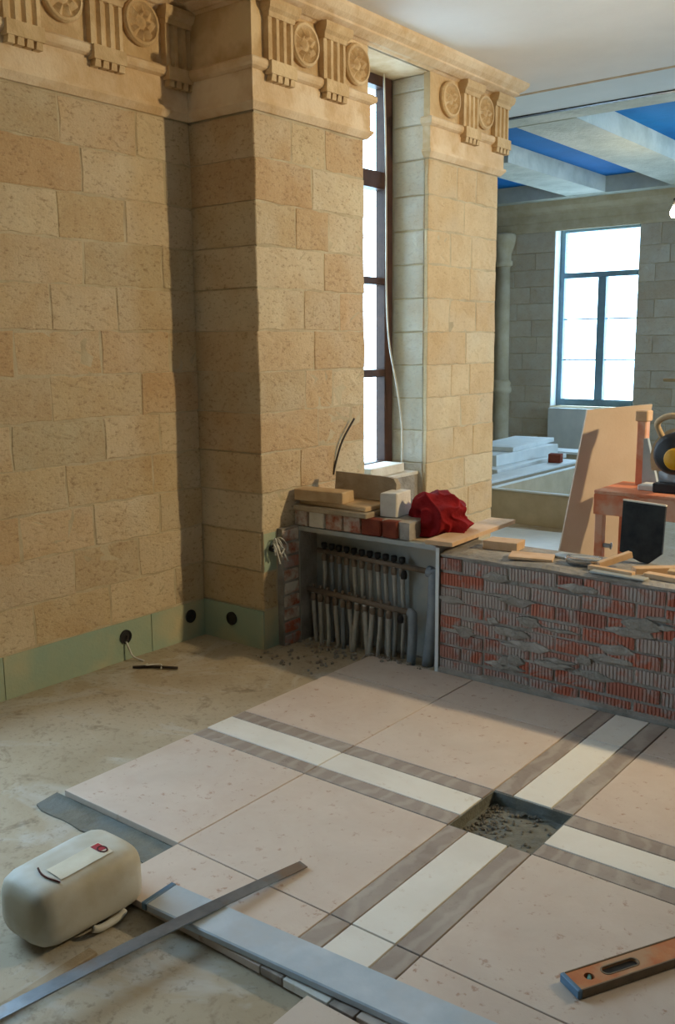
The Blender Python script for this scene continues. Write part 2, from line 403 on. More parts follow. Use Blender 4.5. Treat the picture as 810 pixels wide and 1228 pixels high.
def tile(x0, x1, y0, y1, mat, name='floor_tile', dz=None):
    g = 0.0028
    w, l = round(x1-x0-2*g, 4), round(y1-y0-2*g, 4); key = (w, l, mat)
    if key not in TILE_MESH:
        TILE_MESH[key] = bevel_box(w, l, 0.024, 0.0012)
    return obj(name, TILE_MESH[key], mat, FLOOR, ((x0+x1)/2, (y0+y1)/2, -0.024+(random.uniform(-0.0008, 0.0008) if dz is None else dz)))
XA, XB, X1, X2, X3, X4, XC, XD = -2.885, -2.25, -1.592, -1.512, -1.356, -1.272, -0.614, 0.044
Y1, YS1, YS2, YS3, YS4, Y2, Y3 = 1.96, 2.622, 2.706, 2.864, 2.946, 3.60, 3.925
FLOOR = build_floor()
def build_tiles():
    cols = [(XA, XB), (XB, X1), (X4, XC), (XC, XD), (XD, 0.70)]
    for a, b in cols:
        tile(a, b, Y1, YS1, 'tile_pink'); tile(a, b, YS4, Y2, 'tile_pink'); tile(a, b, Y2, Y3, 'tile_pink')
        tile(a, b, YS1, YS2, 'tile_grey', 'grey_strip'); tile(a, b, YS2, YS3, 'tile_white', 'white_strip'); tile(a, b, YS3, YS4, 'tile_grey', 'grey_strip')
    for a, b in cols[3:]:
        tile(a, b, 1.30, Y1, 'tile_pink')
    for y0, y1 in ((1.655, Y1), (Y1, YS1), (YS4, Y2), (Y2, Y3)):
        tile(X1, X2, y0, y1, 'tile_grey', 'grey_strip'); tile(X2, X3, y0, y1, 'tile_white', 'white_strip'); tile(X3, X4, y0, y1, 'tile_grey', 'grey_strip')
    tile(XB, X1, 1.655, Y1, 'tile_pink')
    tile(X4, XC, 1.66, Y1, 'tile_pink')
    tile(-1.42, -0.77, 1.00, 1.652, 'tile_pink')
build_tiles()
def build_beds():
    # dark adhesive under the tiles, seen only in the open joints
    for x0, x1, y0, y1 in ((XA+0.02, 0.68, Y1+0.02, YS1-0.001), (XA+0.02, X1-0.001, YS1-0.001, YS4+0.001), (X4+0.001, 0.68, YS1-0.001, YS4+0.001), (XA+0.02, 0.68, YS4+0.001, Y3-0.01), (XB+0.02, XC-0.02, 1.68, Y1+0.02)):
        obj('adhesive_layer', MB().box(x0, x1, y0, y1, -0.045, -0.0245), 'adhesive', FLOOR)
    t = 0.004
    for x0, x1, y0, y1 in ((X1, X1+t, YS1, YS4), (X4-t, X4, YS1, YS4), (X1+t, X4-t, YS1, YS1+t), (X1+t, X4-t, YS4-t, YS4)):
        obj('mortar_edge', MB().box(x0, x1, y0, y1, -0.060, -0.004), 'wet_mortar', FLOOR)
    m = MB(); n = 12
    m.v = [(X1+(X4-X1)*i/n, YS1+(YS4-YS1)*j/n, -0.049+0.006*noise.noise((i*0.5, j*0.5, 1))+0.002*noise.noise((i*1.7, j*1.7, 4))) for j in range(n+1) for i in range(n+1)]
    m.f = [(j*(n+1)+i, j*(n+1)+i+1, (j+1)*(n+1)+i+1, (j+1)*(n+1)+i) for j in range(n) for i in range(n)]
    obj('mortar_patch', m, 'wet_mortar', FLOOR)
    pts = [(XA-0.05, Y1+0.004), (XA-0.03, Y1-0.10)]+[(XA+0.02+0.06*k, Y1-0.115-0.012*noise.noise((k*0.9, 0, 0))) for k in range(10)]+[(XB-0.01, Y1-0.13), (XB-0.004, Y1+0.004)]
    obj('adhesive_bed', MB().rings([[(x, y, z) for x, y in pts] for z in (-0.040, -0.0255)]), 'wet_mortar', FLOOR)
build_beds()
# open bay between the strips, its mortar bed strewn with grit
def build_grit():
    m = MB()
    for i in range(190):
        x = random.uniform(X1+0.015, X4-0.02); y = random.uniform(YS1+0.015, YS4-0.015)
        if random.random() < 0.75: x = X1+0.02+abs(random.gauss(0, 0.07)); 
        if x > X4-0.02: continue
        r = random.uniform(0.003, 0.008); c = Vector((x, y, -0.049+r*0.5))
        rs = []
        for z, k in ((-0.6, 0.7), (0.2, 1.0), (0.8, 0.4)):
            a0 = random.random()*6
            rs.append([c+Vector((math.cos(a0+t*1.257)*r*k*random.uniform(0.8, 1.2), math.sin(a0+t*1.257)*r*k, z*r)) for t in range(5)])
        m.rings(rs)
    bx = []
    o = obj('mortar_grit', m, 'grit'); tag(o, 'loose grey mortar grit in the square gap between the floor strips', 'grit', kind='stuff')
build_grit()
def build_rubble():
    m = MB()
    for i in range(150):
        if i < 100: x = random.uniform(-3.38, -2.50); y = random.uniform(3.90, 3.99)-abs(random.gauss(0, 0.02))
        else: x = random.uniform(-3.40, -3.0); y = random.uniform(3.55, 3.90)
        r = random.uniform(0.004, 0.013); s_ = min(1, max(0, (-x-2.95)/0.75)); c = Vector((x, y, -0.030+0.026*s_+r*0.4)); rs = []
        if x > XA-0.02 and y < 3.945: c.z = r*0.4
        for z, k in ((-0.6, 0.8), (0.1, 1.0), (0.7, 0.45)):
            a0 = random.random()*6; rs.append([c+Vector((math.cos(a0+t*1.257)*r*k*random.uniform(0.7, 1.2), math.sin(a0+t*1.257)*r*k, z*r)) for t in range(5)])
        m.rings(rs)
    tag(obj('mortar_rubble', m, 'cement'), 'crumbs of mortar rubble along the foot of the pipe niche', 'rubble', kind='stuff')
build_rubble()

# left wall, its core split round the window openings
def wall_core(m, y0, y1, z0, z1, x0=-4.30, x1=XW-0.0035): m.box(x0, x1, y0, y1, z0, z1)
def build_left_wall():
    m = MB()
    wall_core(m, -3.2, 0.75, -0.05, CE); wall_core(m, 0.75, 2.05, -0.05, 0.55); wall_core(m, 0.75, 2.05, 3.05, CE)
    wall_core(m, 2.05, 3.675, -0.05, CE)
    w = obj('wall_left', m, 'mortar'); w['kind'] = 'structure'
    tag(w, 'tan shell limestone block wall with rough mortar joints', 'wall')
    O, U, N = (XW, 0, 0), (0, 1, 0), (1, 0, 0)
    courses(w, 'stone', O, U, N, 2.06, 3.688, ZS, 0.36, 0.56, jit=0.006)
    return w
build_left_wall()

def build_pillar(y0, y1, label, quoin_left, skip=None):
    p = empty('pillar', ((XF+XW)/2, (y0+y1)/2, 0)); tag(p, label, 'pillar', kind='structure')
    inv = Vector(p.location)
    def put(o): o.location = Vector(o.location)-inv; return o
    core = MB().box(-4.30 if quoin_left else -3.80, XF-0.0035, y0+0.009, y1-0.009, -0.03, CE)
    put(obj('core', core, 'mortar', p))
    n0 = len(p.children)
    N = (1, 0, 0)
    for k in range(NC):
        z0, z1 = ZS[k], ZS[k+1]
        a = random.uniform(0.26, 0.40) if k % 2 else random.uniform(0.42, 0.56)
        cuts = [0, a]
        rest = (y1-y0)-a
        if rest > 0.5: cuts.append(a+rest*random.uniform(0.4, 0.6))
        cuts.append(y1-y0)
        for i, (u0, u1) in enumerate(zip(cuts, cuts[1:])):
            if skip and skip(y0+u0, y0+u1, z0, z1):
                if i > 0 or not quoin_left: continue
                u1 = 0.115
                if k == 1: continue
            d = 0.03
            if i == 0 and quoin_left: d = 0.50
            b = block(p, 'stone' if quoin_left else 'stone_fine', (XF, y0, 0), (0, 1, 0), N, u0, u1, z0, z1, d, 0.006, jit=0.005)
    if quoin_left:
        block(p, 'stone', (XW, y0, 0), (1, 0, 0), (0, -1, 0), 0.0, 0.455, ZS[1], ZS[2], 0.03, 0.007)
    else:
        for k in range(NC): block(p, 'stone_far', (-3.705, y0, 0), (1, 0, 0), (0, -1, 0), 0.0, 0.245, ZS[k], ZS[k+1], 0.03, 0.007)  # paler blocks paint the cool window daylight on this reveal
        for z0, z1 in ((ZS[-1], 3.03), (3.03, 3.24), (3.24, 3.335)): block(p, 'stone_far', (-3.705, y0, 0), (1, 0, 0), (0, -1, 0), 0.0, 0.27, z0, z1, 0.03, 0.007)
    for o in list(p.children)[n0:]: put(o)
    return p
# the stones of the near pillar stop short above the low wall; lower down only its corner stone is left
PIL1 = build_pillar(3.68, 4.62, 'tan limestone pillar at the corner beside the pipe niche', True, lambda a, b, z0, z1: z1 < 0.66)
PIL2 = build_pillar(5.31, 6.22, 'tan limestone pillar on the far side of the brown window', False)

# parapet and lintel of the window between the pillars
def build_bay():
    m = MB().box(-3.80, -3.50, 4.62, 5.31, -0.03, 0.785)
    o = obj('wall_parapet', m, 'cement'); o['kind'] = 'structure'; tag(o, 'low cement parapet under the brown window between the pillars', 'wall')
    m = MB().box(-3.80, -3.42, 4.605, 5.325, 3.335, CE)
    o = obj('trim_lintel', m, 'carved_pale'); o['kind'] = 'structure'; tag(o, 'pale stone lintel above the brown window', 'lintel')
build_bay()

# green plasterboard at the foot of the wall, with round sockets
def build_base():
    b = empty('baseboard_left', (XW, 2.6, 0)); tag(b, 'greenish plasterboard strip along the foot of the left wall', 'baseboard', kind='structure')
    L = Vector(b.location)
    for y0, y1 in ((2.06, 2.36), (2.364, 3.27), (3.274, 3.683)):
        o = obj('panel', bevel_box(0.014, y1-y0, Z0+0.008, 0.001), 'green', b, Vector((XW-0.004, (y0+y1)/2, -0.012))-L)
    def socket(loc, rz):
        s = obj('socket_box', MB().lathe([(0.0, -0.0008), (0.030, -0.0008), (0.030, 0.0035), (0.034, 0.0035), (0.034, 0.006), (0.038, 0.006), (0.038, -0.006), (0, -0.006)], 20, 'X'), 'black', b, Vector(loc)-L, (0, 0, rz))
        k = obj('cable_stub', MB().tube(smooth_path([(0.0, 0.006, 0.004), (0.012, 0.010, 0.0), (0.016, -0.004, -0.016)], 4), 0.0035, 6), 'wire_dark', s)
        return s
    socket((XW+0.0045, 3.089, 0.125), 0); socket((XW+0.0045, 3.56, 0.128), 0)
    p = empty('baseboard_pillar', (-3.66, 3.68, 0)); tag(p, 'green plasterboard skirting and recess at the foot of the near pillar', 'baseboard', kind='structure')
    L2 = Vector(p.location)
    obj('panel', bevel_box(0.47, 0.014, Z0+0.008, 0.001), 'green', p, Vector((-3.665, 3.678, -0.012))-L2)
    obj('panel', bevel_box(0.014, 0.115, Z0+0.008, 0.001), 'green', p, Vector((XF-0.006, 3.738, -0.012))-L2)
    obj('recess_panel', bevel_box(0.30, 0.10, ZS[2]-ZS[1]-0.004, 0.001), 'green', p, Vector((XF-0.152, 3.742, ZS[1]))-L2)
    L = L2; b = p
    s = obj('socket_box', MB().lathe([(0.0, -0.0008), (0.030, -0.0008), (0.030, 0.0035), (0.034, 0.0035), (0.034, 0.006), (0.038, 0.006), (0.038, -0.006), (0, -0.006)], 20, 'X'), 'black', p, Vector((-3.671, 3.6665, 0.129))-L2, (0, 0, -H))
build_base()

# ------------------------------------------------------------------ entablature
# carved trim: architrave band, fillet, frieze with triglyphs and rosettes, crown
PA = [(0.0, 2.825), (0.012, 2.825), (0.034, 2.85), (0.040, 2.858), (0.040, 2.872), (0.026, 2.876), (0.026, 3.012), (0.0, 3.012)]
PT = [(0.0, 3.012), (0.030, 3.012), (0.048, 3.022), (0.056, 3.036), (0.056, 3.056), (0.042, 3.068), (0.0, 3.068)]
PF = [(0.0, 3.066), (0.016, 3.066), (0.016, 3.345), (0.0, 3.345)]
PC = [(0.0, 3.335), (0.020, 3.335), (0.036, 3.345), (0.052, 3.346), (0.090, 3.366), (0.100, 3.372), (0.100, 3.384), (0.128, 3.402), (0.150, 3.430), (0.152, CE), (0.0, CE)]
def rosette_mesh():
    m = MB(); seg = 32; prof = [(0.108, 0.0), (0.112, 0.022), (0.104, 0.034), (0.092, 0.036), (0.086, 0.024), (0.080, 0.018), (0.068, 0.020), (0.054, 0.024), (0.042, 0.030), (0.030, 0.020), (0.020, 0.026), (0.008, 0.036), (0.001, 0.037)]
    rings = []
    for i, (r, h) in enumerate(prof):
        ring = []
        for k in range(seg):
            a = 2*math.pi*k/seg; rr, hh = r, h
            if 5 <= i <= 8: hh = h+0.011*math.cos(8*a); rr = r*(1+0.05*math.cos(8*a))
            ring.append((hh, rr*math.cos(a), rr*math.sin(a)))
        rings.append(ring)
    m.rings(rings, True, True); return m.mesh('rosette')
ROS = rosette_mesh()
def triglyph_meshes():
    w = 0.19; xs = []
    # plan outline: three grooves
    pts = [(-w/2, 0.0), (-w/2, 0.042)]
    for c in (-0.055, 0.0, 0.055):
        pts += [(c-0.017, 0.046), (c-0.006, 0.026), (c+0.006, 0.026), (c+0.017, 0.046)]
    pts += [(w/2, 0.042), (w/2, 0.0)]
    body = MB().rings([[(d, y, z) for y, d in pts] for z in (3.060, 3.272)]).mesh('triglyph')
    cap = MB().rings([[(0.0, -w/2*s, z), (d, -w/2*s, z), (d, w/2*s, z), (0.0, w/2*s, z)] for z, d, s in ((3.268, 0.050, 1.02), (3.290, 0.056, 1.08), (3.304, 0.074, 1.20), (3.325, 0.082, 1.24), (3.346, 0.082, 1.24))]).mesh('capital')
    g = MB().box(0.0, 0.064, -w/2*1.03, w/2*1.03, 2.998, 3.016); g.box(0.0, 0.064, -w/2*1.02, w/2*1.02, 3.016, 3.062)
    for c in (-0.072, -0.024, 0.024, 0.072):
        g.rings([[(0.0, c-a, z), (d, c-a, z), (d, c+a, z), (0.0, c+a, z)] for z, d, a in ((2.966, 0.054, 0.018), (3.000, 0.058, 0.015))])
    return body, cap, g.mesh('guttae')
TRI = triglyph_meshes()
def build_trim(name, label, path, crown_path, tri, ros, mats=('carved_pale', 'carved', 'carved_pale')):
    t = empty(name, (path[0][0], path[0][1], 2.825)); tag(t, label, 'carved trim', kind='structure'); L = Vector(t.location)
    def part(n, m, mat):
        m.v = [tuple(Vector(v)-L) for v in m.v]; return obj(n, m, mat, t)
    part('architrave', sweep(path, PA), mats[0]); part('fillet', sweep(path, PT), mats[0]); part('frieze', sweep(path, PF), mats[1])
    if crown_path: part('crown', sweep(crown_path, PC), mats[2])
    for x, y in tri:
        b = obj('triglyph', TRI[0], mats[1], t, Vector((x+0.010, y, 0))-L)
        obj('capital', TRI[1], mats[1], b); obj('guttae', TRI[2], mats[1], b)
    for x, y in ros:
        obj('rosette', ROS, mats[1], t, Vector((x+0.015, y, 3.238 if x < -3.6 else 3.204))-L, (random.uniform(0, 1), 0, 0))
    return t
build_trim('trim_1', 'carved limestone frieze with rosettes above the left wall and near pillar',
           [(XW, 1.30), (XW, 3.68), (XF, 3.68), (XF, 4.62), (-3.72, 4.62)],
           [(XW, 1.30), (XW, 3.68), (XF, 3.68), (XF, 6.22), (XW, 6.22)],
           [(XW, 2.20), (XW, 2.655), (XW, 3.12), (XW, 3.585), (XF, 3.845), (XF, 4.285)],
           [(XW, 2.42), (XW, 2.885), (XW, 3.35), (XF, 4.055), (XF, 4.51)])
build_trim('trim_2', 'carved limestone frieze with two rosettes above the far pillar',
           [(XF-0.03, 5.31), (XF, 5.31), (XF, 6.22), (XW, 6.22)], None,
           [(XF, 5.745), (XF, 6.165)], [(XF, 5.51), (XF, 5.955)])

# ------------------------------------------------------------------ ceilings
def build_ceilings():
    o = obj('ceiling', MB().box(-4.3, 4.6, -3.2, 6.588, CE, CE+0.12), 'plaster'); tag(o, 'smooth white ceiling over the near room', 'ceiling', kind='structure')
    o = obj('ceiling_panel', MB().box(-4.3, 4.6, 6.632, 7.20, CE+0.004, CE+0.12), 'plaster_daylit'); tag(o, 'plasterboard ceiling strip before the concrete beams, tinted bluish for the daylight on it', 'ceiling', kind='structure')
    o = obj('ceiling_blue', MB().rings([[(x, y, z) for x, y in ((-4.45, 7.24), (4.6, 7.24), (4.6, 12.1), (-6.78, 12.1))] for z in (3.64, 3.74)]), 'blue'); tag(o, 'bright blue ceiling between concrete beams of the far room', 'ceiling', kind='structure')
    o = obj('trim_5', MB().box(-4.3, 4.6, 6.588, 6.632, CE-0.0015, CE+0.05), 'stone_slab'); tag(o, 'thin brownish seam line across the white ceiling', 'seam', kind='structure')
    o = obj('gap_shade_strip', MB().box(-4.3, 4.6, 7.20, 7.248, CE-0.004, CE+0.1), 'black'); tag(o, 'dark strip painting the shade of the gap between the white ceiling and the concrete beam', 'strip', kind='structure')  # black batten stands in for the shadow of an open gap
    def beam(m, label):
        o = obj('ceiling_beam', m, 'concrete'); tag(o, label, 'beam', 'concrete ceiling beams', 'structure')
    beam(MB().box(-4.48, 4.6, 7.25, 7.56, CE+0.008, 3.66), 'raw concrete cross beam next to the white ceiling edge')
    beam(MB().box(-6.62, 4.6, 11.36, 12.05, CE, 3.66), 'raw concrete cross beam along the far wall above the window')
    for x0, x1, lb in ((-5.30, -4.80, 'concrete ceiling beam nearest the far pillar'), (-4.0, -3.46, 'concrete ceiling beam right of the one by the pillar'),
                   (-2.6, -2.1, 'concrete ceiling beam beyond the lamp'), (-1.2, -0.7, 'concrete ceiling beam over the middle of the far room'), (0.2, 0.7, 'concrete ceiling beam on the right of the far room')):
        beam(MB().box(x0, x1, 7.56 if x0 > -5 else 8.9, 11.36, CE+0.004, 3.66), lb)
build_ceilings()

# ------------------------------------------------------------------ far room shell
YF = 11.70
def build_far():
    m = MB()
    wins = [(-5.60, -4.47), (-2.2, -0.9)]  # second opening is out of view, added to bring in cool daylight
    xs = -7.0
    for a, b in wins:
        m.box(xs, a, YF+0.009, YF+0.45, 0, CE); m.box(a, b, YF+0.009, YF+0.45, 0, 0.82); m.box(a, b, YF+0.009, YF+0.45, 3.12, CE); xs = b
    m.box(xs, 4.6, YF+0.009, YF+0.45, 0, CE)
    w = obj('wall_far', m, 'mortar'); tag(w, 'pale limestone block wall at the end of the far room', 'wall', kind='structure')
    zs = [0.0+0.2175*i for i in range(15)]
    zs[-1] = 3.09
    U, N, O = (1, 0, 0), (0, -1, 0), (0, YF, 0)
    hit = lambda a, b, z0, z1: False
    for x0, x1 in ((-6.4, -5.60), (-4.47, -2.4)):
        courses(w, 'stone_far', O, U, N, x0, x1, zs, 0.36, 0.60, gap=0.006)
    # left side wall of the far room, hidden behind the far pillar
    a, b = Vector((-3.92, 6.23)), Vector((-6.62, 11.75)); n = Vector((-(b-a).y, (b-a).x)).normalized()*0.15
    if n.x > 0: n = -n
    m = MB().rings([[(p.x, p.y, z) for p in (a, b, b+n, a+n)] for z in (-0.02, 3.70)])
    o = obj('wall_far_left', m, 'white_wall'); tag(o, 'plain wall of the far room behind the far pillar', 'wall', kind='structure')
    # right and rear walls, out of the picture
    m = MB().box(4.2, 4.4, -3.2, 7.2, -0.05, 3.7); m.box(1.6, 4.4, 7.2, 7.4, -0.05, 3.7)
    for a0, a1 in ((7.4, 7.75), (9.25, 9.75), (11.25, 12.1)): m.box(1.6, 1.8, a0, a1, -0.05, 3.7)
    for a0, a1 in ((7.75, 9.25), (9.75, 11.25)): m.box(1.6, 1.8, a0, a1, -0.05, 0.82); m.box(1.6, 1.8, a0, a1, 3.12, 3.7)  # unseen window openings, added to brighten the far room with cool daylight
    o = obj('wall_right', m, 'white_wall'); tag(o, 'plain right wall of the room with window openings added for daylight', 'wall', kind='structure')
    m = MB().box(-4.3, 4.4, -3.2, -3.0, -0.05, CE)
    o = obj('wall_back', m, 'white_wall'); tag(o, 'plain rear wall of the room', 'wall', kind='structure')
    # moulded band over the far wall
    P3 = [(0.0, 3.085), (0.02, 3.085), (0.03, 3.12), (0.03, 3.20), (0.05, 3.21), (0.05, 3.30), (0.09, 3.33), (0.13, 3.38), (0.14, CE), (0.0, CE)]
    o = obj('trim_3', sweep([(-6.55, YF), (4.2, YF)], P3), 'carved_far'); tag(o, 'pale moulded stone band above the far window', 'trim', kind='structure')
    # engaged column in the far corner
    col = empty('corner_column', (-6.31, YF-0.06, 0)); tag(col, 'slender pale stone column in the corner behind the far pillar', 'column', kind='structure')
    obj('shaft', mk(MB().lathe([(0.105, 1.16), (0.100, 1.6), (0.090, 2.68)], 20)), 'carved_far', col)
    obj('capital', mk(MB().lathe([(0.09, 2.67), (0.12, 2.69), (0.12, 2.74), (0.10, 2.76), (0.10, 2.84), (0.12, 2.88), (0.15, 2.98), (0.16, 3.08), (0.14, 3.10)], 20)), 'carved_far', col)
    obj('base', mk(MB().lathe([(0.14, 0.0), (0.14, 0.30), (0.12, 0.34), (0.12, 0.98), (0.145, 1.0), (0.145, 1.06), (0.125, 1.08), (0.135, 1.12), (0.11, 1.17)], 20)), 'carved_far', col)
def mk(m): m.sm = True; return m.mesh('lathe')
build_far()

# ------------------------------------------------------------------ windows
def build_window_near():
    w = empty('window_1', (-3.76, 4.965, 0.785)); tag(w, 'tall brown framed window between the two limestone pillars', 'window', kind='structure'); L = Vector(w.location)
    def bar(n, y0, y1, z0, z1, x0=-3.79, x1=-3.71):
        me = bevel_box(x1-x0, y1-y0, z1-z0, 0.006); return obj(n, me, 'frame_brown', w, Vector(((x0+x1)/2, (y0+y1)/2, z0))-L)
    bar('jamb', 5.225, 5.312, 0.79, 3.335); bar('jamb', 4.618, 4.70, 0.79, 3.335)
    bar('head_rail', 4.70, 5.225, 3.27, 3.335); bar('sill_rail', 4.70, 5.225, 0.79, 0.872)
    bar('transom', 4.70, 5.225, 2.645, 2.75, -3.80, -3.70); bar('glazing_bar', 4.70, 5.225, 2.042, 2.088); bar('glazing_bar', 4.70, 5.225, 1.44, 1.49)
    for z0, z1 in ((0.87, 1.445), (1.488, 2.045), (2.085, 2.65), (2.745, 3.275)):
        obj('pane', MB().box(-0.003, 0.003, -0.265, 0.265, 0, z1-z0), 'glass', w, Vector((-3.755, 4.9625, z0))-L)
    obj('sill_board', bevel_box(0.27, 0.69, 0.022, 0.003), 'white_block', w, Vector((-3.63, 4.965, 0.785))-L)
build_window_near()
def build_window_far():
    w = empty('window_2', (-5.035, 11.9, 0.82)); tag(w, 'tall bright window with bluish frame in the far wall', 'window', kind='structure'); L = Vector(w.location)
    def bar(n, x0, x1, z0, z1, y0=11.87, y1=11.95, mat='frame_grey'):
        return obj(n, bevel_box(x1-x0, y1-y0, z1-z0, 0.005), mat, w, Vector(((x0+x1)/2, (y0+y1)/2, z0))-L)
    bar('jamb', -5.60, -5.53, 0.83, 3.115); bar('jamb', -4.54, -4.47, 0.83, 3.115); bar('head_rail', -5.53, -4.54, 3.07, 3.115); bar('sill_rail', -5.53, -4.54, 0.83, 0.92)
    bar('mullion', -5.06, -4.95, 0.92, 2.49, 11.86, 11.96); bar('transom', -5.53, -4.54, 2.49, 2.56, 11.86, 11.96)
    for x0, x1 in ((-5.53, -5.06), (-4.95, -4.54)):
        for z in (1.425, 1.955): bar('glazing_bar', x0, x1, z, z+0.018, 11.90, 11.925)
        for z0, z1 in ((0.92, 1.425), (1.443, 1.955), (1.973, 2.49)):
            obj('pane', MB().box((x0-x1)/2, (x1-x0)/2, -0.003, 0.003, 0, z1-z0), 'glass', w, Vector(((x0+x1)/2, 11.912, z0))-L)
    obj('pane', MB().box(-0.495, 0.495, -0.003, 0.003, 0, 0.51), 'glass', w, Vector((-5.035, 11.912, 2.56))-L)
    bar('apron_panel', -5.58, -4.48, 0.02, 0.81, 11.60, 11.695, 'white_panel')
    bar('daylit_reveal', -5.606, -5.592, 0.83, 3.115, 11.70, 11.865, 'white_panel')  # white strip paints the daylight on the left reveal
build_window_far()
def build_window_off():
    # windows of the same rooms outside the picture
    w = empty('window_3', (-4.0, 1.40, 0.55)); tag(w, 'brown framed window in the left wall outside the picture', 'window', kind='structure'); L = Vector(w.location)
    def bar(n, y0, y1, z0, z1): return obj(n, bevel_box(0.08, y1-y0, z1-z0, 0.006), 'frame_brown', w, Vector((-4.10, (y0+y1)/2, z0))-L)
    bar('jamb', 0.75, 0.82, 0.55, 3.05); bar('jamb', 1.98, 2.05, 0.55, 3.05); bar('head_rail', 0.82, 1.98, 2.98, 3.05); bar('sill_rail', 0.82, 1.98, 0.55, 0.63); bar('mullion', 1.37, 1.43, 0.63, 2.98)
    for y0, y1 in ((0.82, 1.37), (1.43, 1.98)):
        obj('pane', MB().box(-0.003, 0.003, 0, y1-y0, 0, 2.35), 'glass', w, Vector((-4.10, y0, 0.63))-L)
build_window_off()

# ------------------------------------------------------------------ low brick wall with the pipe niche
def ribbed_brick(w, h, d, ribs):
    m = MB(); n = ribs*4; prof = []
    for i in range(ribs):
        a = -w/2+w*i/ribs; s = w/ribs
        prof += [(a+s*0.05, 0.0), (a+s*0.62, 0.0), (a+s*0.70, 0.004), (a+s*0.97, 0.004)]
    prof = [(-w/2, 0.002)]+prof[1:-1]+[(w/2, 0.002)]
    lo = [(x, y, 0) for x, y in prof]+[(w/2, d, 0), (-w/2, d, 0)]
    hi = [(x, y, h) for x, y, _ in lo]
    m.rings([lo, hi]); return m.mesh('brick')
def build_low_wall():
    w = empty('wall_partition', (-1.5, YB, 0)); tag(w, 'low unplastered red brick wall with ribbed bricks and smeared cement', 'wall', kind='structure'); L = Vector(w.location)
    core = MB().box(-2.462, 1.6, YB+0.010, YB+0.38, -0.03, 0.602); core.box(-3.425, -2.462, YB+0.17, YB+0.38, -0.03, 0.64)
    core.v = [tuple(Vector(v)-L) for v in core.v]
    obj('mortar_core', core, 'cement', w)
    full = ribbed_brick(0.241, 0.060, 0.05, 14); half = ribbed_brick(0.116, 0.060, 0.05, 7); flat = bevel_box(0.243, 0.05, 0.064, 0.005, 0.002)
    hz = 0.0752
    for k in range(8):
        x = -2.462; z = -0.004+k*hz+0.008
        first = True
        while x < 1.45:
            if first and k % 2: me, wd = half, 0.118
            else: me, wd = full, 0.243
            first = False
            if random.random() < 0.10: 
                me2 = half; wd = 0.118; me = half
            y = YB+random.uniform(-0.004, 0.006)
            obj('brick', me, 'brick', w, Vector((x+wd/2+0.001, y, z+random.uniform(-0.005, 0.005)))-L, (0, random.uniform(-0.02, 0.02), 0))
            x += wd+random.uniform(0.008, 0.014)
    # smears of cement left on the face
    for i in range(34):
        cx = random.uniform(-2.42, -0.9); cz = random.uniform(0.09, 0.56); rx = random.uniform(0.03, 0.13); rz_ = random.uniform(0.010, 0.035)
        sd = random.uniform(0, 50); a = [(math.cos(t*math.pi/10)*rx*(0.9+0.35*noise.noise((math.cos(t*math.pi/10)*1.3+sd, math.sin(t*math.pi/10)*1.3, 0))), math.sin(t*math.pi/10)*rz_*(0.9+0.5*noise.noise((math.cos(t*math.pi/10)*1.6, math.sin(t*math.pi/10)*1.6+sd, 5)))) for t in range(20)]
        m = MB().rings([[(x, 0.012, z) for x, z in a], [(x*0.9, -0.002, z*0.9) for x, z in a], [(x*0.5, -0.007, z*0.5) for x, z in a]])
        obj('cement_smear', m, 'cement', w, Vector((cx, YB-0.001, cz))-L)
    # rough cement skirt where the wall meets the tiles
    m = MB(); xs = [-2.46+0.06*i for i in range(66)]; rings = []
    for x in xs:
        hh = 0.026+0.02*abs(noise.noise((x*4, 0, 0))); dd = 0.022+0.008*noise.noise((x*6, 2, 0))
        rings.append([(x, 0.012, -0.03), (x, -dd, -0.03), (x, -dd*0.8, hh*0.5), (x, 0.012, hh)])
    m.rings(rings); m.v = [tuple(Vector(v)+Vector((0, YB, 0))-L) for v in m.v]; obj('cement_skirt', m, 'cement', w)
    # capping bed on top
    m = MB(); xs = [-2.46+0.07*i for i in range(57)]; rings = []
    for x in xs:
        a, b = noise.noise((x*5, 1, 0))*0.006, noise.noise((x*5, 5, 0))*0.006
        rings.append([(x, YB+0.002+a, 0.600), (x, YB-0.002+a, 0.612+b), (x, YB+0.03, 0.624+b), (x, YB+0.37, 0.622), (x, YB+0.38, 0.600)])
    m.rings(rings); m.v = [tuple(Vector(v)-L) for v in m.v]; obj('mortar_bed', m, 'cement', w)
    # brick jamb between pillar and niche
    for k in range(9):
        z = -0.02+k*0.0752
        ob = obj('brick', bevel_box(0.06, 0.125+random.uniform(-0.008, 0.008), 0.062, 0.006, 0.003), 'limed_brick' if random.random() < 0.45 else 'brick', w, Vector((XF+0.012, 3.872+random.uniform(-0.004, 0.004), z))-L)
    jm = MB().box(XF-0.02, XF+0.034, 3.80, YB+0.30, -0.03, 0.655); jm.v = [tuple(Vector(v)-L) for v in jm.v]; obj('mortar_joint', jm, 'cement', w)
    # course of limed bricks over the niche
    lint = MB().box(-3.43, -2.66, YB+0.012, YB+0.36, 0.652, 0.744); lint.v = [tuple(Vector(v)-L) for v in lint.v]; obj('mortar_core', lint, 'cement', w)
    x = -3.43
    for wd, mt in ((0.10, 'limed_brick'), (0.118, 'white_block'), (0.118, 'limed_brick'), (0.12, 'limed_brick'), (0.13, 'red_brick'), (0.10, 'red_brick')):
        obj('brick', bevel_box(wd-0.006, 0.06, 0.090, 0.005, 0.003), mt, w, Vector((x+wd/2, YB+0.022, 0.655))-L); x += wd+0.004
    sl = obj('stone_ledge', bevel_box(0.24, 0.30, 0.030, 0.004, 0.002), 'stone_slab', w, Vector((-2.62, YB+0.19, 0.625))-L)
build_low_wall()

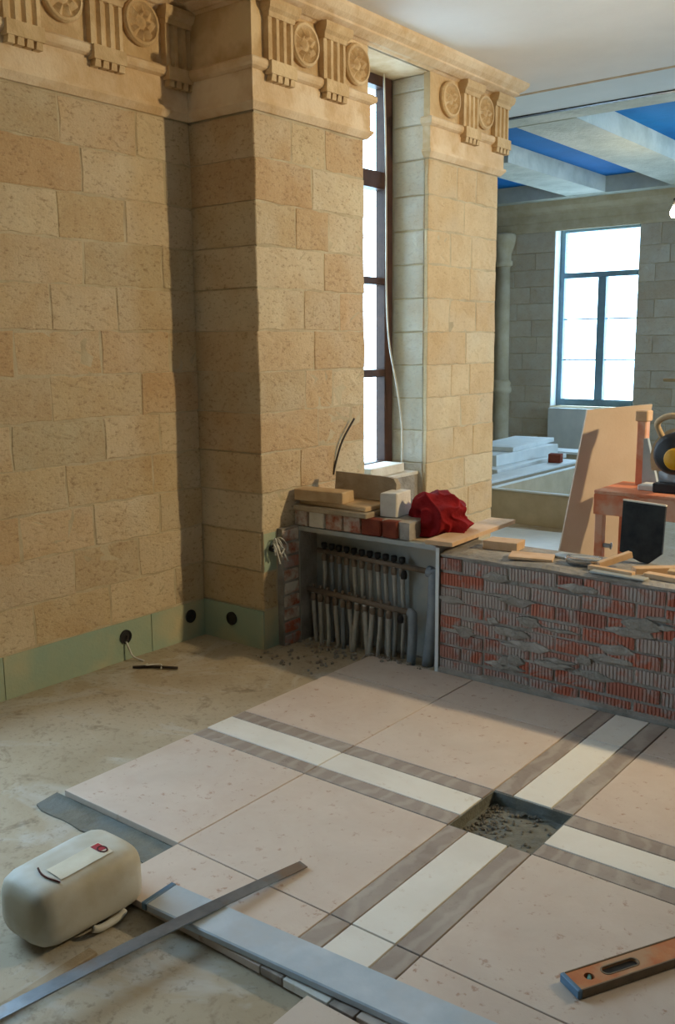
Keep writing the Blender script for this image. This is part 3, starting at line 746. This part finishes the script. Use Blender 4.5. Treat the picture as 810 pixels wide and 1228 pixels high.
def build_cabinet():
    c = empty('manifold_cabinet', (-2.945, YB, 0)); tag(c, 'open galvanised metal cabinet set in the low wall around grey pipes', 'cabinet'); L = Vector(c.location)
    def pan(n, x0, x1, y0, y1, z0, z1, mat='galv'):
        return obj(n, bevel_box(x1-x0, y1-y0, z1-z0, 0.001), mat, c, Vector(((x0+x1)/2, (y0+y1)/2, z0))-L)
    x0, x1, zt = -3.402, -2.474, 0.648
    pan('back_panel', x0, x1, YB+0.150, YB+0.156, -0.01, zt)
    pan('side_panel', x0, x0+0.004, YB-0.006, YB+0.150, -0.01, zt); pan('side_panel', x1-0.004, x1, YB-0.006, YB+0.150, -0.01, zt)
    pan('top_panel', x0+0.004, x1-0.004, YB-0.006, YB+0.150, zt-0.004, zt)
    pan('edge_lip', x0-0.008, x0+0.014, YB-0.010, YB-0.006, -0.01, zt+0.004); pan('edge_lip', x1-0.010, x1+0.010, YB-0.012, YB-0.006, -0.012, zt-0.004, 'white_panel')
    pan('edge_lip', x0+0.014, x1-0.010, YB-0.010, YB-0.006, zt-0.022, zt+0.004)
build_cabinet()
def build_manifold():
    t = empty('heating_manifold', (-3.0, YB+0.07, 0)); tag(t, 'underfloor heating manifold with two rails and rows of dusty grey hoses', 'manifold'); L = Vector(t.location)
    def P(m): m.v = [tuple(Vector(v)-L) for v in m.v]; m.sm = True; return m
    yu, yl = YB+0.10, YB+0.055
    ru = obj('rail', P(MB().tube([(-3.345, yu, 0.502), (-2.60, yu, 0.482)], 0.015, 10)), 'pipe_dusty', t); ru['label'] = 'upper brass rail'
    rl = obj('rail', P(MB().tube([(-3.385, yl, 0.278), (-2.69, yl, 0.255)], 0.0165, 10)), 'pipe_dusty', t); rl['label'] = 'lower brass rail'
    n = 11
    for i in range(n):
        x = -3.30+i*0.0535; zu = 0.502-(x+3.345)*0.027
        obj('hose', P(MB().tube(smooth_path([(x, yu, zu-0.012), (x+random.uniform(-.004, .004), yu+0.004, zu-0.11), (x+random.uniform(-.008, .008), yu+0.012, 0.18), (x+random.uniform(-.01, .01), yu+0.01, -0.03)], 4), 0.0125, 8)), 'hose_blue' if i in (1, 2, 3) else 'hose', t)
        obj('fitting', P(MB().lathe([(0.0, zu-0.055), (0.015, zu-0.055), (0.017, zu-0.03), (0.012, zu-0.012)], 8, 'Z', (x, yu, 0))), 'pipe_dusty', t)
        cp = obj('valve_cap', P(MB().lathe([(0.009, zu+0.010), (0.009, zu+0.02), (0.017, zu+0.022), (0.018, zu+0.046), (0.014, zu+0.050)], 10, 'Z', (x, yu, 0))), 'black', t)
    for i in range(n):
        x = -3.345+i*0.0525+random.uniform(-.004, .004); z = 0.278-(x+3.385)*0.033
        dx = random.uniform(-.02, .03)
        obj('hose', P(MB().tube(smooth_path([(x, yl, z-0.014), (x+dx*0.2, yl-0.004, z-0.10), (x+dx*0.7, yl-0.01, 0.08), (x+dx, yl-0.018+random.uniform(-.012, .012), -0.03)], 4), random.choice([0.0125, 0.014, 0.0115]), 8)), 'hose_blue' if i in (4,) else 'hose', t)
        obj('fitting', P(MB().lathe([(0.0, z-0.06), (0.0155, z-0.06), (0.018, z-0.035), (0.012, z-0.014)], 8, 'Z', (x, yl, 0))), 'pipe_dusty', t)
        obj('nipple', P(MB().lathe([(0.008, z+0.012), (0.010, z+0.03), (0.006, z+0.034)], 8, 'Z', (x, yl, 0))), 'pipe_dusty', t)
    for x, z, y in ((-2.745, 0.475, yu), (-2.735, 0.245, yl)):
        obj('drain_valve', P(MB().lathe([(0.0, -0.022), (0.016, -0.022), (0.018, 0.0), (0.012, 0.02), (0.0, 0.02)], 10, 'Z', (x, y-0.012, z-0.03))), 'black', t)
    for pts, r in (([(-2.69, yl, 0.255), (-2.672, yl, 0.252), (-2.666, yl, 0.235), (-2.668, yl+0.003, 0.10), (-2.675, yl, -0.03)], 0.025),
                   ([(-2.60, yu, 0.482), (-2.575, yu, 0.478), (-2.562, yu, 0.455), (-2.572, yu, 0.2), (-2.592, yu-0.01, -0.03)], 0.031)):
        obj('riser_pipe', P(MB().tube(smooth_path(pts, 5), r, 12)), 'hose_blue', t)
build_manifold()

# ------------------------------------------------------------------ wires
def wire(name, pts, r, mat, label, n=6, cat='cable', group=None):
    L = Vector(pts[0]); m = MB().tube([p-L for p in smooth_path(pts, n)], r, 6); m.sm = True
    o = obj(name, m, mat, None, L); return tag(o, label, cat, group)
def build_wires():
    t = empty('cable_tangle', (XF, 3.75, 0.54)); tag(t, 'tangle of loose grey cable ends sticking out of the green pillar recess', 'cable')
    for i in range(9):
        a = random.uniform(-0.06, 0.06); b = random.uniform(-0.10, 0.03); e = random.uniform(0.02, 0.09)
        m = MB().tube(smooth_path([(-0.01, random.uniform(-.015, .02), random.uniform(-.01, .03)), (0.035, a*0.4, 0.05+random.uniform(-.03, .03)), (0.05+e*0.5, a, random.uniform(-.02, .05)), (0.03+e, a+random.uniform(-.02, .04), b)], 5), 0.0045, 6); m.sm = True
        obj('cable', m, 'wire_white' if i % 3 else 'hose', t)
    obj('sleeve', mk(MB().tube([(-0.012, 0, 0.01), (0.02, 0.0, 0.015)], 0.02, 10)), 'black', t)
    wire('window_cable', [(-3.66, 5.14, 3.33), (-3.66, 5.16, 2.9), (-3.66, 5.165, 2.4), (-3.66, 5.17, 1.95), (-3.65, 5.19, 1.65), (-3.62, 5.24, 1.35), (-3.60, 5.265, 1.10), (-3.60, 5.265, 0.81)], 0.006, 'wire_white', 'thin white cable hanging down the window reveal')
    wire('cable_stub', [(XF+0.002, 4.30, 0.90), (XF+0.012, 4.32, 0.99), (XF+0.02, 4.37, 1.10), (XF+0.03, 4.47, 1.22)], 0.006, 'wire_dark', 'dark cable end standing up against the near pillar')
    wire('floor_cable', [(XW+0.012, 3.085, 0.10), (XW+0.03, 3.09, 0.06), (XW+0.05, 3.10, 0.02), (XW+0.10, 3.13, -0.002)], 0.005, 'wire_white', 'pale cable coming out of the wall socket down to the floor')
    wire('floor_stick', [(XW+0.14, 3.02, 0.003), (XW+0.22, 3.08, 0.006), (XW+0.34, 3.15, 0.004)], 0.008, 'wire_dark', 'short brown stick lying on the screed by the wall socket', cat='stick')
    wire('wire_scrap', [(XW+0.16, 3.10, 0.004), (XW+0.21, 3.05, 0.02), (XW+0.24, 3.12, 0.012), (XW+0.28, 3.09, 0.004)], 0.004, 'wire_white', 'curled scrap of pale wire beside the brown stick', cat='wire')
    wire('dark_stick', [(-1.60, 1.40, -0.026), (-1.52, 1.455, -0.025), (-1.44, 1.515, -0.026)], 0.005, 'wire_dark', 'thin dark rod on the bare floor in front of the aluminium bar', cat='rod')
    for i, (x, y) in enumerate([(XW+0.3, 3.40), (XW+0.05, 3.45)]): pass
build_wires()

# ------------------------------------------------------------------ things on the low wall
def slab(name, loc, size, rot, mat, label, cat, bev=0.004, jit=0.002, group=None):
    o = obj(name, bevel_box(*size, bev, jit), mat, None, loc, rot); return tag(o, label, cat, group)
def build_stack():
    T = 0.746
    slab('stone_slab', (-3.16, 4.035, T), (0.50, 0.24, 0.030), (0, 0, 0.02), 'wood_grey', 'long thin grey slab at the bottom of the stack over the niche', 'slab')
    slab('stone_slab', (-3.16, 4.08, T+0.031), (0.47, 0.26, 0.026), (0, 0, -0.03), 'stone_slab', 'thin beige slab on top of the long grey slab', 'slab')
    slab('stone_block', (-3.25, 3.99, T+0.058), (0.32, 0.12, 0.062), (0, 0, 0.10), 'stone_slab', 'short beige stone block lying on the slabs against the pillar', 'block')
    # upright rounded slab at the back
    pts = [(-0.21, 0.0), (0.19, 0.0), (0.21, 0.02), (0.212, 0.10), (0.19, 0.128), (0.15, 0.135), (-0.21, 0.140)]
    m = MB().rings([[(x, y, z) for x, z in pts] for y in (-0.02, 0.02)])
    tag(obj('stone_slab', m, 'wood_grey', None, (-3.09, 4.17, T+0.058), (-0.10, 0, 0.0)), 'greyish slab with rounded corner standing on edge behind the block', 'slab')
    slab('foam_block', (-2.855, 4.12, T-0.0), (0.10, 0.18, 0.13), (0, 0, 0.15), 'white_block', 'white block standing at the right end of the slab stack', 'block', 0.005, 0.003)
    slab('foam_block', (-3.62, 5.02, 0.808), (0.16, 0.40, 0.06), (0, 0, 0.05), 'white_block', 'white block lying on the window sill', 'block', 0.005, 0.003)
build_stack()
def build_cloth():
    bm = bmesh.new(); bmesh.ops.create_icosphere(bm, subdivisions=6, radius=1)
    for v in bm.verts:
        p = v.co.normalized()
        w = noise.noise(p*0.9+Vector((4, 2, 1)))
        f1 = abs(math.sin(2.6*(p.x*0.9-p.z*0.7+0.5*p.y)+2.4*w+0.4))      # broad folds running over the heap
        f2 = abs(math.sin(5.5*(p.x*0.4+p.y*0.9)+3.0*noise.noise(p*1.5+Vector((1, 7, 3)))))
        r = 0.80+0.22*(1-f1)**1.3+0.09*(1-f2)**2+0.10*w+0.02*noise.noise(p*6)
        c = Vector((p.x*r*0.185, p.y*r*0.16, p.z*r*0.135))
        c.z += 0.03*math.exp(-((p.x+0.15)/0.5)**2)*max(0, p.z)
        # hollow under the hood on the left front
        hol = math.exp(-((p.x+0.62)/0.22)**2-((p.z-0.12)/0.26)**2)*max(0, -p.y+0.3); c.y += 0.06*hol; c.x += 0.05*hol
        c.z += 0.075
        if c.z < 0.004: c.z = 0.001+0.003*abs(noise.noise(p*5)); c.x *= 1.12; c.y *= 1.08
        v.co = c
    me = bpy.data.meshes.new('cloth'); bm.to_mesh(me); bm.free(); me.polygons.foreach_set('use_smooth', [True]*len(me.polygons))
    o = obj('red_cloth', me, 'red_cloth', None, (-2.635, 4.20, 0.662), (0, 0, 0.2)); tag(o, 'crumpled dark red cloth heaped on the low wall', 'cloth')
build_cloth()
def build_wall_top():
    Z = 0.624
    slab('wooden_board', (-2.48, 4.30, Z+0.034), (0.15, 0.82, 0.024), (-0.02, 0.0, 0.10), 'wood', 'pale plank lying across the low wall beside the red cloth', 'plank', 0.002, 0.001)
    slab('wood_block', (-2.24, 4.20, Z), (0.18, 0.12, 0.045), (0, 0, 0.12), 'wood', 'stubby wood block right of the pale plank', 'block', 0.003, 0.002)
    slab('wood_piece', (-2.02, 4.07, Z+0.004), (0.21, 0.13, 0.014), (0, 0.03, 0.35), 'wood', 'thin flat wooden offcut on the brick wall edge', 'offcut', 0.002, 0.001)
    slab('grey_plate', (-1.90, 4.20, Z), (0.12, 0.10, 0.012), (0, 0, -0.15), 'galv', 'small grey metal plate between wood offcut and shiny tray', 'plate', 0.002, 0.001)
    # shiny tray
    m = MB(); rr = []
    for z, s in ((0, 0.80), (0.012, 0.92), (0.034, 1.0), (0.036, 0.985), (0.028, 0.93)):
        rr.append([(0.085*s*math.copysign(abs(math.cos(a))**0.5, math.cos(a)), 0.055*s*math.copysign(abs(math.sin(a))**0.5, math.sin(a)), z) for a in [2*math.pi*k/24 for k in range(24)]])
    m.rings(rr); m.sm = True
    tag(obj('metal_tray', m, 'chrome', None, (-1.765, 4.10, Z), (0, 0, 0.2)), 'shiny metal tray lying on the low wall', 'tray')
    slab('wood_strip', (-1.60, 4.02, Z), (0.22, 0.035, 0.022), (0, 0, -0.12), 'wood', 'narrow wooden batten in front of the black panel', 'batten', 0.002, 0.001)
    slab('wood_strip', (-1.625, 4.13, Z+0.024), (0.17, 0.03, 0.03), (0, -0.25, 0.9), 'wood', 'short batten propped up towards the saw leg', 'batten', 0.002, 0.001)
    slab('wood_strip', (-1.42, 4.16, Z), (0.26, 0.05, 0.028), (0, 0, 0.75), 'wood', 'diagonal batten right of the black panel', 'batten', 0.002, 0.001)
    slab('wood_strip', (-1.30, 4.03, Z), (0.30, 0.05, 0.022), (0, 0, -0.10), 'wood', 'flat batten at the right end of the visible low wall', 'batten', 0.002, 0.001)
    slab('wood_strip', (-1.28, 4.12, Z), (0.18, 0.06, 0.034), (0, 0, 0.2), 'stone_slab', 'stubby beige offcut behind the flat batten', 'offcut', 0.002, 0.001)
    slab('slate_strip', (-1.55, 3.985, Z), (0.26, 0.05, 0.010), (0, 0, -0.06), 'galv', 'thin dark grey strip along the front edge of the low wall', 'strip', 0.002, 0.001)
    # black panel
    pts = [(-0.098, 0.045), (0.0, 0.004), (0.040, 0.0), (0.098, 0.05), (0.100, 0.275), (-0.098, 0.288)]
    b = empty('black_panel', (-1.570, 4.30, Z)); b.rotation_euler = (-0.10, 0, 0.10)
    tag(b, 'black board with a pale top edge propped in front of the orange saw', 'board')
    obj('board', MB().rings([[(x, y, z) for x, z in pts] for y in (-0.012, 0.012)]), 'black_dusty', b)
    obj('top_strip', MB().rings([[(x, y, z) for x, z in ((-0.099, 0.288), (0.101, 0.275), (0.101, 0.282), (-0.099, 0.295))] for y in (-0.014, 0.014)]), 'white_block', b)
build_wall_top()

# ------------------------------------------------------------------ leaning board and saw behind the wall
def build_behind():
    TL, TR = Vector((-2.166, 5.0, 1.282)), Vector((-1.927, 5.35, 1.303)); BL = Vector((-2.382, 5.0, 0.004))
    e = TR-TL; e.z = 0.021; BR = BL+Vector((e.x, e.y, 0.0))
    n = (TR-TL).cross(BL-TL).normalized()*0.012
    o0 = (BL+BR)/2; o0.z = 0
    m = MB().rings([[p-o0 for p in (BL, BR, TR, TL)], [p+n-o0 for p in (BL, BR, TR, TL)]])
    tag(obj('leaning_board', m, 'plywood', None, o0), 'tall pale wooden board leaning towards the orange saw', 'board')
    s = empty('tile_saw', (-1.60, 4.95, 0)); tag(s, 'worn orange tile cutting saw with legs behind the low wall', 'saw'); L = Vector(s.location)
    def pt(n, me, mat, loc, rot=None, par=None): return obj(n, me, mat, par or s, Vector(loc)-(L if par is None else Vector()), rot)
    x0, x1, y0, y1, zt = -2.00, -1.15, 4.74, 5.14, 0.88
    pt('table', bevel_box(x1-x0, y1-y0, 0.02, 0.004), 'orange', ((x0+x1)/2, (y0+y1)/2, zt-0.02))
    pt('apron', bevel_box(x1-x0, 0.012, 0.11, 0.003), 'orange', ((x0+x1)/2, y0+0.006, zt-0.13)); pt('apron', bevel_box(x1-x0, 0.012, 0.11, 0.003), 'orange', ((x0+x1)/2, y1-0.006, zt-0.13))
    pt('apron', bevel_box(0.012, y1-y0-0.024, 0.11, 0.003), 'orange', (x0+0.006, (y0+y1)/2, zt-0.13)); pt('apron', bevel_box(0.012, y1-y0-0.024, 0.11, 0.003), 'orange', (x1-0.006, (y0+y1)/2, zt-0.13))
    for x in (x0+0.03, x1-0.03):
        for y in (y0+0.03, y1-0.03):
            l = pt('leg', bevel_box(0.045, 0.045, zt-0.10, 0.004), 'orange', (x, y, 0.03)); obj('foot', bevel_box(0.05, 0.05, 0.03, 0.004), 'black', l, (0, 0, -0.03))
            if x < -1.5: obj('lock_bolt', mk(MB().lathe([(0, -0.03), (0.012, -0.03), (0.012, 0.03), (0.02, 0.035), (0.0, 0.04)], 10, 'X')), 'galv', l, (0.03, 0, zt-0.33))
    p = pt('post', bevel_box(0.05, 0.06, 0.38, 0.006), 'orange', (-1.865, 5.06, zt)); obj('bracket', bevel_box(0.07, 0.08, 0.06, 0.006), 'wood', p, (0, 0, 0.35))
    pt('post_brace', MB().rings([[(x, y, z) for x, z in ((0.0, 0), (0.09, 0), (0.02, 0.26), (0.0, 0.26))] for y in (-0.015, 0.015)]), 'galv', (-1.845, 5.03, zt))
    pt('rail', mk(MB().tube([(-1.90, 5.06, 1.262), (-1.10, 5.06, 1.25)], 0.018, 10)), 'stone_slab', (-1.60, 4.95, 0))
    # cutting head: guard, motor, knob
    g = []
    for k in range(25):
        a = math.pi*(k/24)*1.15-0.25; g.append((math.cos(a)*0.16, math.sin(a)*0.16))
    g += [(-0.15, -0.07), (0.15, -0.07)]
    h = pt('blade_guard', MB().rings([[(x, y, z) for x, z in g] for y in (-0.03, 0.03)]), 'stone_slab', (-1.60, 4.90, 1.06)); h.scale = (0.95, 1, 1)
    obj('blade', mk(MB().lathe([(0, -0.003), (0.12, -0.003), (0.12, 0.003), (0, 0.003)], 32, 'Y')), 'steel', h, (0, 0, -0.09))
    mo = pt('motor', mk(MB().lathe([(0, -0.12), (0.08, -0.115), (0.105, -0.08), (0.11, 0.06), (0.08, 0.08), (0, 0.08)], 24, 'Y')), 'black', (-1.58, 4.80, 1.10))
    obj('motor_cap', mk(MB().lathe([(0, -0.03), (0.045, -0.03), (0.055, -0.01), (0.055, 0.02), (0, 0.02)], 20, 'Y')), 'yellow', mo, (0.02, -0.115, -0.02))
    obj('handle', mk(MB().tube(smooth_path([(-0.08, -0.02, 0.07), (-0.10, -0.05, 0.15), (-0.02, -0.07, 0.19), (0.08, -0.05, 0.16)], 5), 0.016, 8)), 'stone_slab', mo)
    pt('bed_plate', bevel_box(0.40, 0.14, 0.05, 0.005), 'black', (-1.52, 4.90, zt)); pt('slider', bevel_box(0.10, 0.12, 0.03, 0.004), 'white_block', (-1.76, 4.92, zt))
build_behind()

# ------------------------------------------------------------------ far room: low plinth boxes, white slabs, lamp
def build_far_things():
    b = empty('plinth_box', (-3.9, 8.8, 0)); tag(b, 'long low beige box with white top edges on the far room floor', 'box'); L = Vector(b.location)
    def pan(n, x0, x1, y0, y1, z0, z1, mat, par=b, LL=None):
        return obj(n, bevel_box(x1-x0, y1-y0, z1-z0, 0.003), mat, par, Vector(((x0+x1)/2, (y0+y1)/2, z0))-(L if LL is None else LL))
    pan('front_panel', -4.32, -2.9, 7.80, 7.83, 0, 0.30, 'beige_panel'); pan('side_panel', -4.34, -4.31, 7.83, 10.0, 0, 0.30, 'beige_panel'); pan('back_panel', -4.32, -2.9, 10.0, 10.03, 0, 0.30, 'beige_panel'); pan('side_panel', -2.93, -2.90, 7.83, 10.0, 0, 0.30, 'beige_panel')
    pan('top_edge', -4.34, -2.9, 7.785, 7.835, 0.30, 0.315, 'white_panel'); pan('top_edge', -4.345, -4.305, 7.835, 10.03, 0.30, 0.315, 'white_panel'); pan('top_edge', -4.30, -2.9, 9.99, 10.03, 0.30, 0.315, 'white_panel')
    pan('bottom_panel', -4.31, -2.93, 7.83, 10.0, 0.0, 0.02, 'beige_panel')
    c = empty('ledge_box', (-4.6, 9.0, 0)); tag(c, 'narrow white topped ledge alongside the low beige box', 'ledge'); L2 = Vector(c.location)
    pan('body', -4.66, -4.46, 8.0, 10.1, 0, 0.31, 'beige_panel', c, L2); pan('top', -4.68, -4.44, 7.98, 10.12, 0.31, 0.335, 'white_panel', c, L2)
    d = empty('back_ledge', (-4.6, 10.7, 0)); tag(d, 'low white ledge across the floor before the far window', 'ledge'); L3 = Vector(d.location)
    pan('body', -5.30, -3.2, 10.62, 10.92, 0, 0.33, 'beige_panel', d, L3); pan('top', -5.32, -3.18, 10.60, 10.94, 0.33, 0.36, 'white_panel', d, L3)
    words = ('bottom beige', 'second', 'third', 'top'); z = 0.0
    for i, (hgt, x, w_, y0_, y1_, mt, rz_) in enumerate(((0.30, -5.02, 0.62, 8.75, 10.3, 'beige_panel', 0.0), (0.05, -5.06, 0.58, 8.70, 10.5, 'white_panel', 0.03), (0.12, -5.10, 0.46, 8.95, 10.4, 'white_panel', -0.02), (0.05, -5.20, 0.50, 9.3, 10.6, 'white_panel', 0.10))):
        slab('white_slab', (x, (y0_+y1_)/2, z), (w_, y1_-y0_, hgt), (0, 0, rz_), mt, words[i]+' slab of the pale stack beside the far pillar', 'slab', 0.004, 0.002, 'pale slabs stacked in the far room'); z += hgt+0.001
    slab('brick_piece', (-4.58, 9.75, 0.336), (0.14, 0.12, 0.10), (0, 0, 0.2), 'red_brick', 'single red brown brick on the white topped ledge', 'brick', 0.005, 0.003)
    o = slab('floor_glimmer', (-3.5, 7.2, 0.001), (1.3, 0.8, 0.006), (0, 0, 0.1), 'white_panel', 'pale sheet painting the glimmer of light on the far room floor behind the low wall', 'sheet', 0.001, 0)  # added pale sheet imitates light glimmering on the bare floor
    # hanging bulb at the right edge of the picture
    t = empty('hanging_lamp', (-3.12, 9.0, 2.78)); tag(t, 'bare glowing bulb hanging in the far room at the picture edge', 'lamp')
    obj('bulb', mk(MB().lathe([(0.003, 0.0), (0.03, 0.006), (0.045, 0.035), (0.045, 0.06), (0.025, 0.10), (0.016, 0.12)], 16)), 'bulb', t)
    obj('socket', mk(MB().lathe([(0.02, 0.115), (0.022, 0.17), (0.008, 0.18)], 12)), 'black', t)
    obj('cord', mk(MB().tube([(0, 0, 0.175), (0, 0, 0.92)], 0.004, 6)), 'wire_dark', t)
    lamp('hanging_lamp_light', (-3.12, 8.9, 2.80), 12, (1.0, 0.8, 0.5), 0.05)
build_far_things()

# ------------------------------------------------------------------ foreground
def build_foreground():
    # aluminium straightedge
    a = math.radians(3.7)
    bar = empty('aluminium_bar', (-1.480, 1.735, 0.001), a); tag(bar, 'bluish aluminium straightedge bar lying along the unfinished tile edge', 'bar')
    obj('body', bevel_box(1.11, 0.128, 0.024, 0.004), 'alu', bar)
    obj('end_cap', bevel_box(0.03, 0.130, 0.025, 0.003), 'level_cap', bar, (0.57, 0, 0)); obj('end_cap', bevel_box(0.02, 0.130, 0.025, 0.003), 'level_cap', bar, (-0.565, 0, 0))
    # long thin steel strip propped over the bar
    p0, p1 = Vector((-1.815, 2.105, 0.010)), Vector((-1.93, 1.06, 0.050)); d = p1-p0; Lh = d.length
    m = MB(); rings = []
    for i in range(13):
        t = i/12; c = Vector((t*Lh, 0, 0.016*math.sin(t*math.pi)*0.6)); w = 0.018+0.012*t; tw = -0.15+0.35*t
        q = Vector((0, math.cos(tw), math.sin(tw)))*w; nn = Vector((0, -math.sin(tw), math.cos(tw)))*0.002
        rings.append([c-q-nn, c+q-nn, c+q+nn, c-q+nn])
    m.rings(rings)
    o = obj('steel_strip', m, 'steel', None, p0, (0, -math.asin(d.z/Lh), math.atan2(d.y, d.x))); tag(o, 'long thin steel strip lying across the aluminium bar towards the camera', 'strip')
    o = slab('wood_lath', (-2.02, 1.13, -0.026), (0.035, 0.62, 0.012), (0, 0, 0.02), 'wood_grey', 'dusty lath on the floor beside the white canister', 'lath', 0.002, 0.001)
    # canister on its side
    j = empty('plastic_canister', (-2.212, 1.515, -0.026)); j.scale = (1.06, 1.08, 1.0); tag(j, 'dirty white plastic canister lying on its side at the floor edge', 'canister')
    prof = [(-0.175, 0.45), (-0.168, 0.72), (-0.150, 0.88), (-0.12, 0.97), (-0.06, 1.0), (0.08, 1.0), (0.13, 0.985), (0.150, 0.93), (0.162, 0.80), (0.166, 0.5)]
    rings = []
    for y, s in prof:
        ring = []
        for k in range(32):
            th = 2*math.pi*k/32; cx, sx = math.cos(th), math.sin(th)
            e = 0.52
            x = math.copysign(abs(cx)**e, cx)*0.118*s; z = math.copysign(abs(sx)**e, sx)*0.098*s
            bul = 1+0.02*math.sin(y*22)
            ring.append((x*bul, y, z*bul+0.100))
        rings.append(ring)
    m = MB().rings(rings); m.sm = True
    obj('body', m, 'jug', j)
    obj('neck', mk(MB().lathe([(0.03, 0.16), (0.03, 0.172), (0.033, 0.174), (0.033, 0.178)], 16, 'Y', (-0.07, 0, 0.09))), 'jug', j)
    cp = obj('cap', mk(MB().lathe([(0.036, 0.175), (0.037, 0.190), (0.030, 0.194), (0.0, 0.195)], 16, 'Y', (-0.07, 0, 0.09))), 'jug', j)
    g = MB().tube(smooth_path([(0.108, -0.02, 0.018), (0.115, 0.0, 0.012), (0.115, 0.06, 0.012), (0.108, 0.085, 0.018)], 5), 0.011, 8); g.sm = True
    obj('grip_ridge', g, 'jug', j)
    st = MB(); n = 8
    for i in range(n+1):
        y = -0.085+0.17*i/n
        for k in range(5):
            x = 0.005+0.068*k/4
            zz = 0.1+0.0985*(1-(abs(x)/0.120)**(2/0.52))**(0.26)*(1+0.02*math.sin(y*22)); st.v.append((x, y, zz+0.0012))
    st.f = [(i*5+k, i*5+k+1, (i+1)*5+k+1, (i+1)*5+k) for i in range(n) for k in range(4)]
    lb = obj('sticker', st, 'label', j)
    def on_top(x, y, dz=0.002): return (x, y, 0.1+0.0985*(1-(abs(x)/0.120)**(2/0.52))**0.26*(1+0.02*math.sin(y*22))+dz)
    pr = MB()
    for (xa, xb, ya, yb) in ((0.01, 0.05, 0.055, 0.082),):
        N_ = 5
        pr.v = [on_top(xa+(xb-xa)*a_/N_, ya+(yb-ya)*b_/N_) for a_ in range(N_+1) for b_ in range(N_+1)]
        pr.f = [(a_*6+b_, (a_+1)*6+b_, (a_+1)*6+b_+1, a_*6+b_+1) for a_ in range(N_) for b_ in range(N_)]
    obj('red_mark', pr, 'red_print', j)
    rg = MB().tube([on_top(0.045+0.016*math.cos(t*0.52), 0.070+0.012*math.sin(t*0.52), 0.0015) for t in range(13)], 0.0025, 5); obj('print_ring', rg, 'dark_print', j)
    rg = MB().tube([on_top(-0.02+0.10*t/10, -0.092-0.014*math.sin(t/10*math.pi)+0.0*t, 0.0008) for t in range(11)], 0.0026, 5); obj('print_arc', rg, 'dark_print', j)
    # spirit level lying flat
    ang = math.atan2(2.338-2.051, -0.707+0.863)
    lv = empty('spirit_level', (-0.888, 2.074, 0.001), ang); tag(lv, 'worn orange spirit level lying on its side on a pink tile', 'spirit level')
    wd, ln, th = 0.070, 0.62, 0.026
    def stad(cx, hl, r, n=10):
        return [(cx+hl+r*math.cos(t), r*math.sin(t)) for t in [-H+math.pi*i/n for i in range(n+1)]]+[(cx-hl+r*math.cos(t), r*math.sin(t)) for t in [H+math.pi*i/n for i in range(n+1)]]
    circ = lambda cx, r: [(cx+r*math.cos(t), r*math.sin(t)) for t in [2*math.pi*i/16 for i in range(16)]]
    body = plate([(0.012, -wd/2), (ln, -wd/2), (ln, wd/2), (0.012, wd/2)], [circ(0.062, 0.014), stad(0.162, 0.042, 0.014), stad(0.48, 0.042, 0.014)], th-0.004)
    obj('body', body, 'level_orange', lv, (0, 0, 0.002))
    for y in (-wd/2-0.0015, wd/2+0.0015):
        obj('edge_rail', bevel_box(ln-0.012, 0.005, th, 0.001), 'level_edge', lv, (0.006+ln/2, y, 0))
    obj('end_cap', bevel_box(0.014, wd+0.010, th+0.001, 0.003), 'level_cap', lv, (0.005, 0, 0))
    obj('vial', mk(MB().tube([(0.053, -0.010, 0.015), (0.071, 0.010, 0.015)], 0.006, 10)), 'vial', lv)
    obj('slot_shade_plug', MB().rings([[(x, y, 0.0025) for x, y in stad(0.162, 0.042, 0.0135)], [(x, y, 0.017) for x, y in stad(0.162, 0.042, 0.0135)]]), 'black', lv)  # solid black plug paints the darkness inside the open hand slot
    obj('slot_rim', plate(stad(0.162, 0.043, 0.0175), [stad(0.162, 0.042, 0.014)], 0.0015), 'level_edge', lv, (0, 0, th-0.002))
build_foreground()
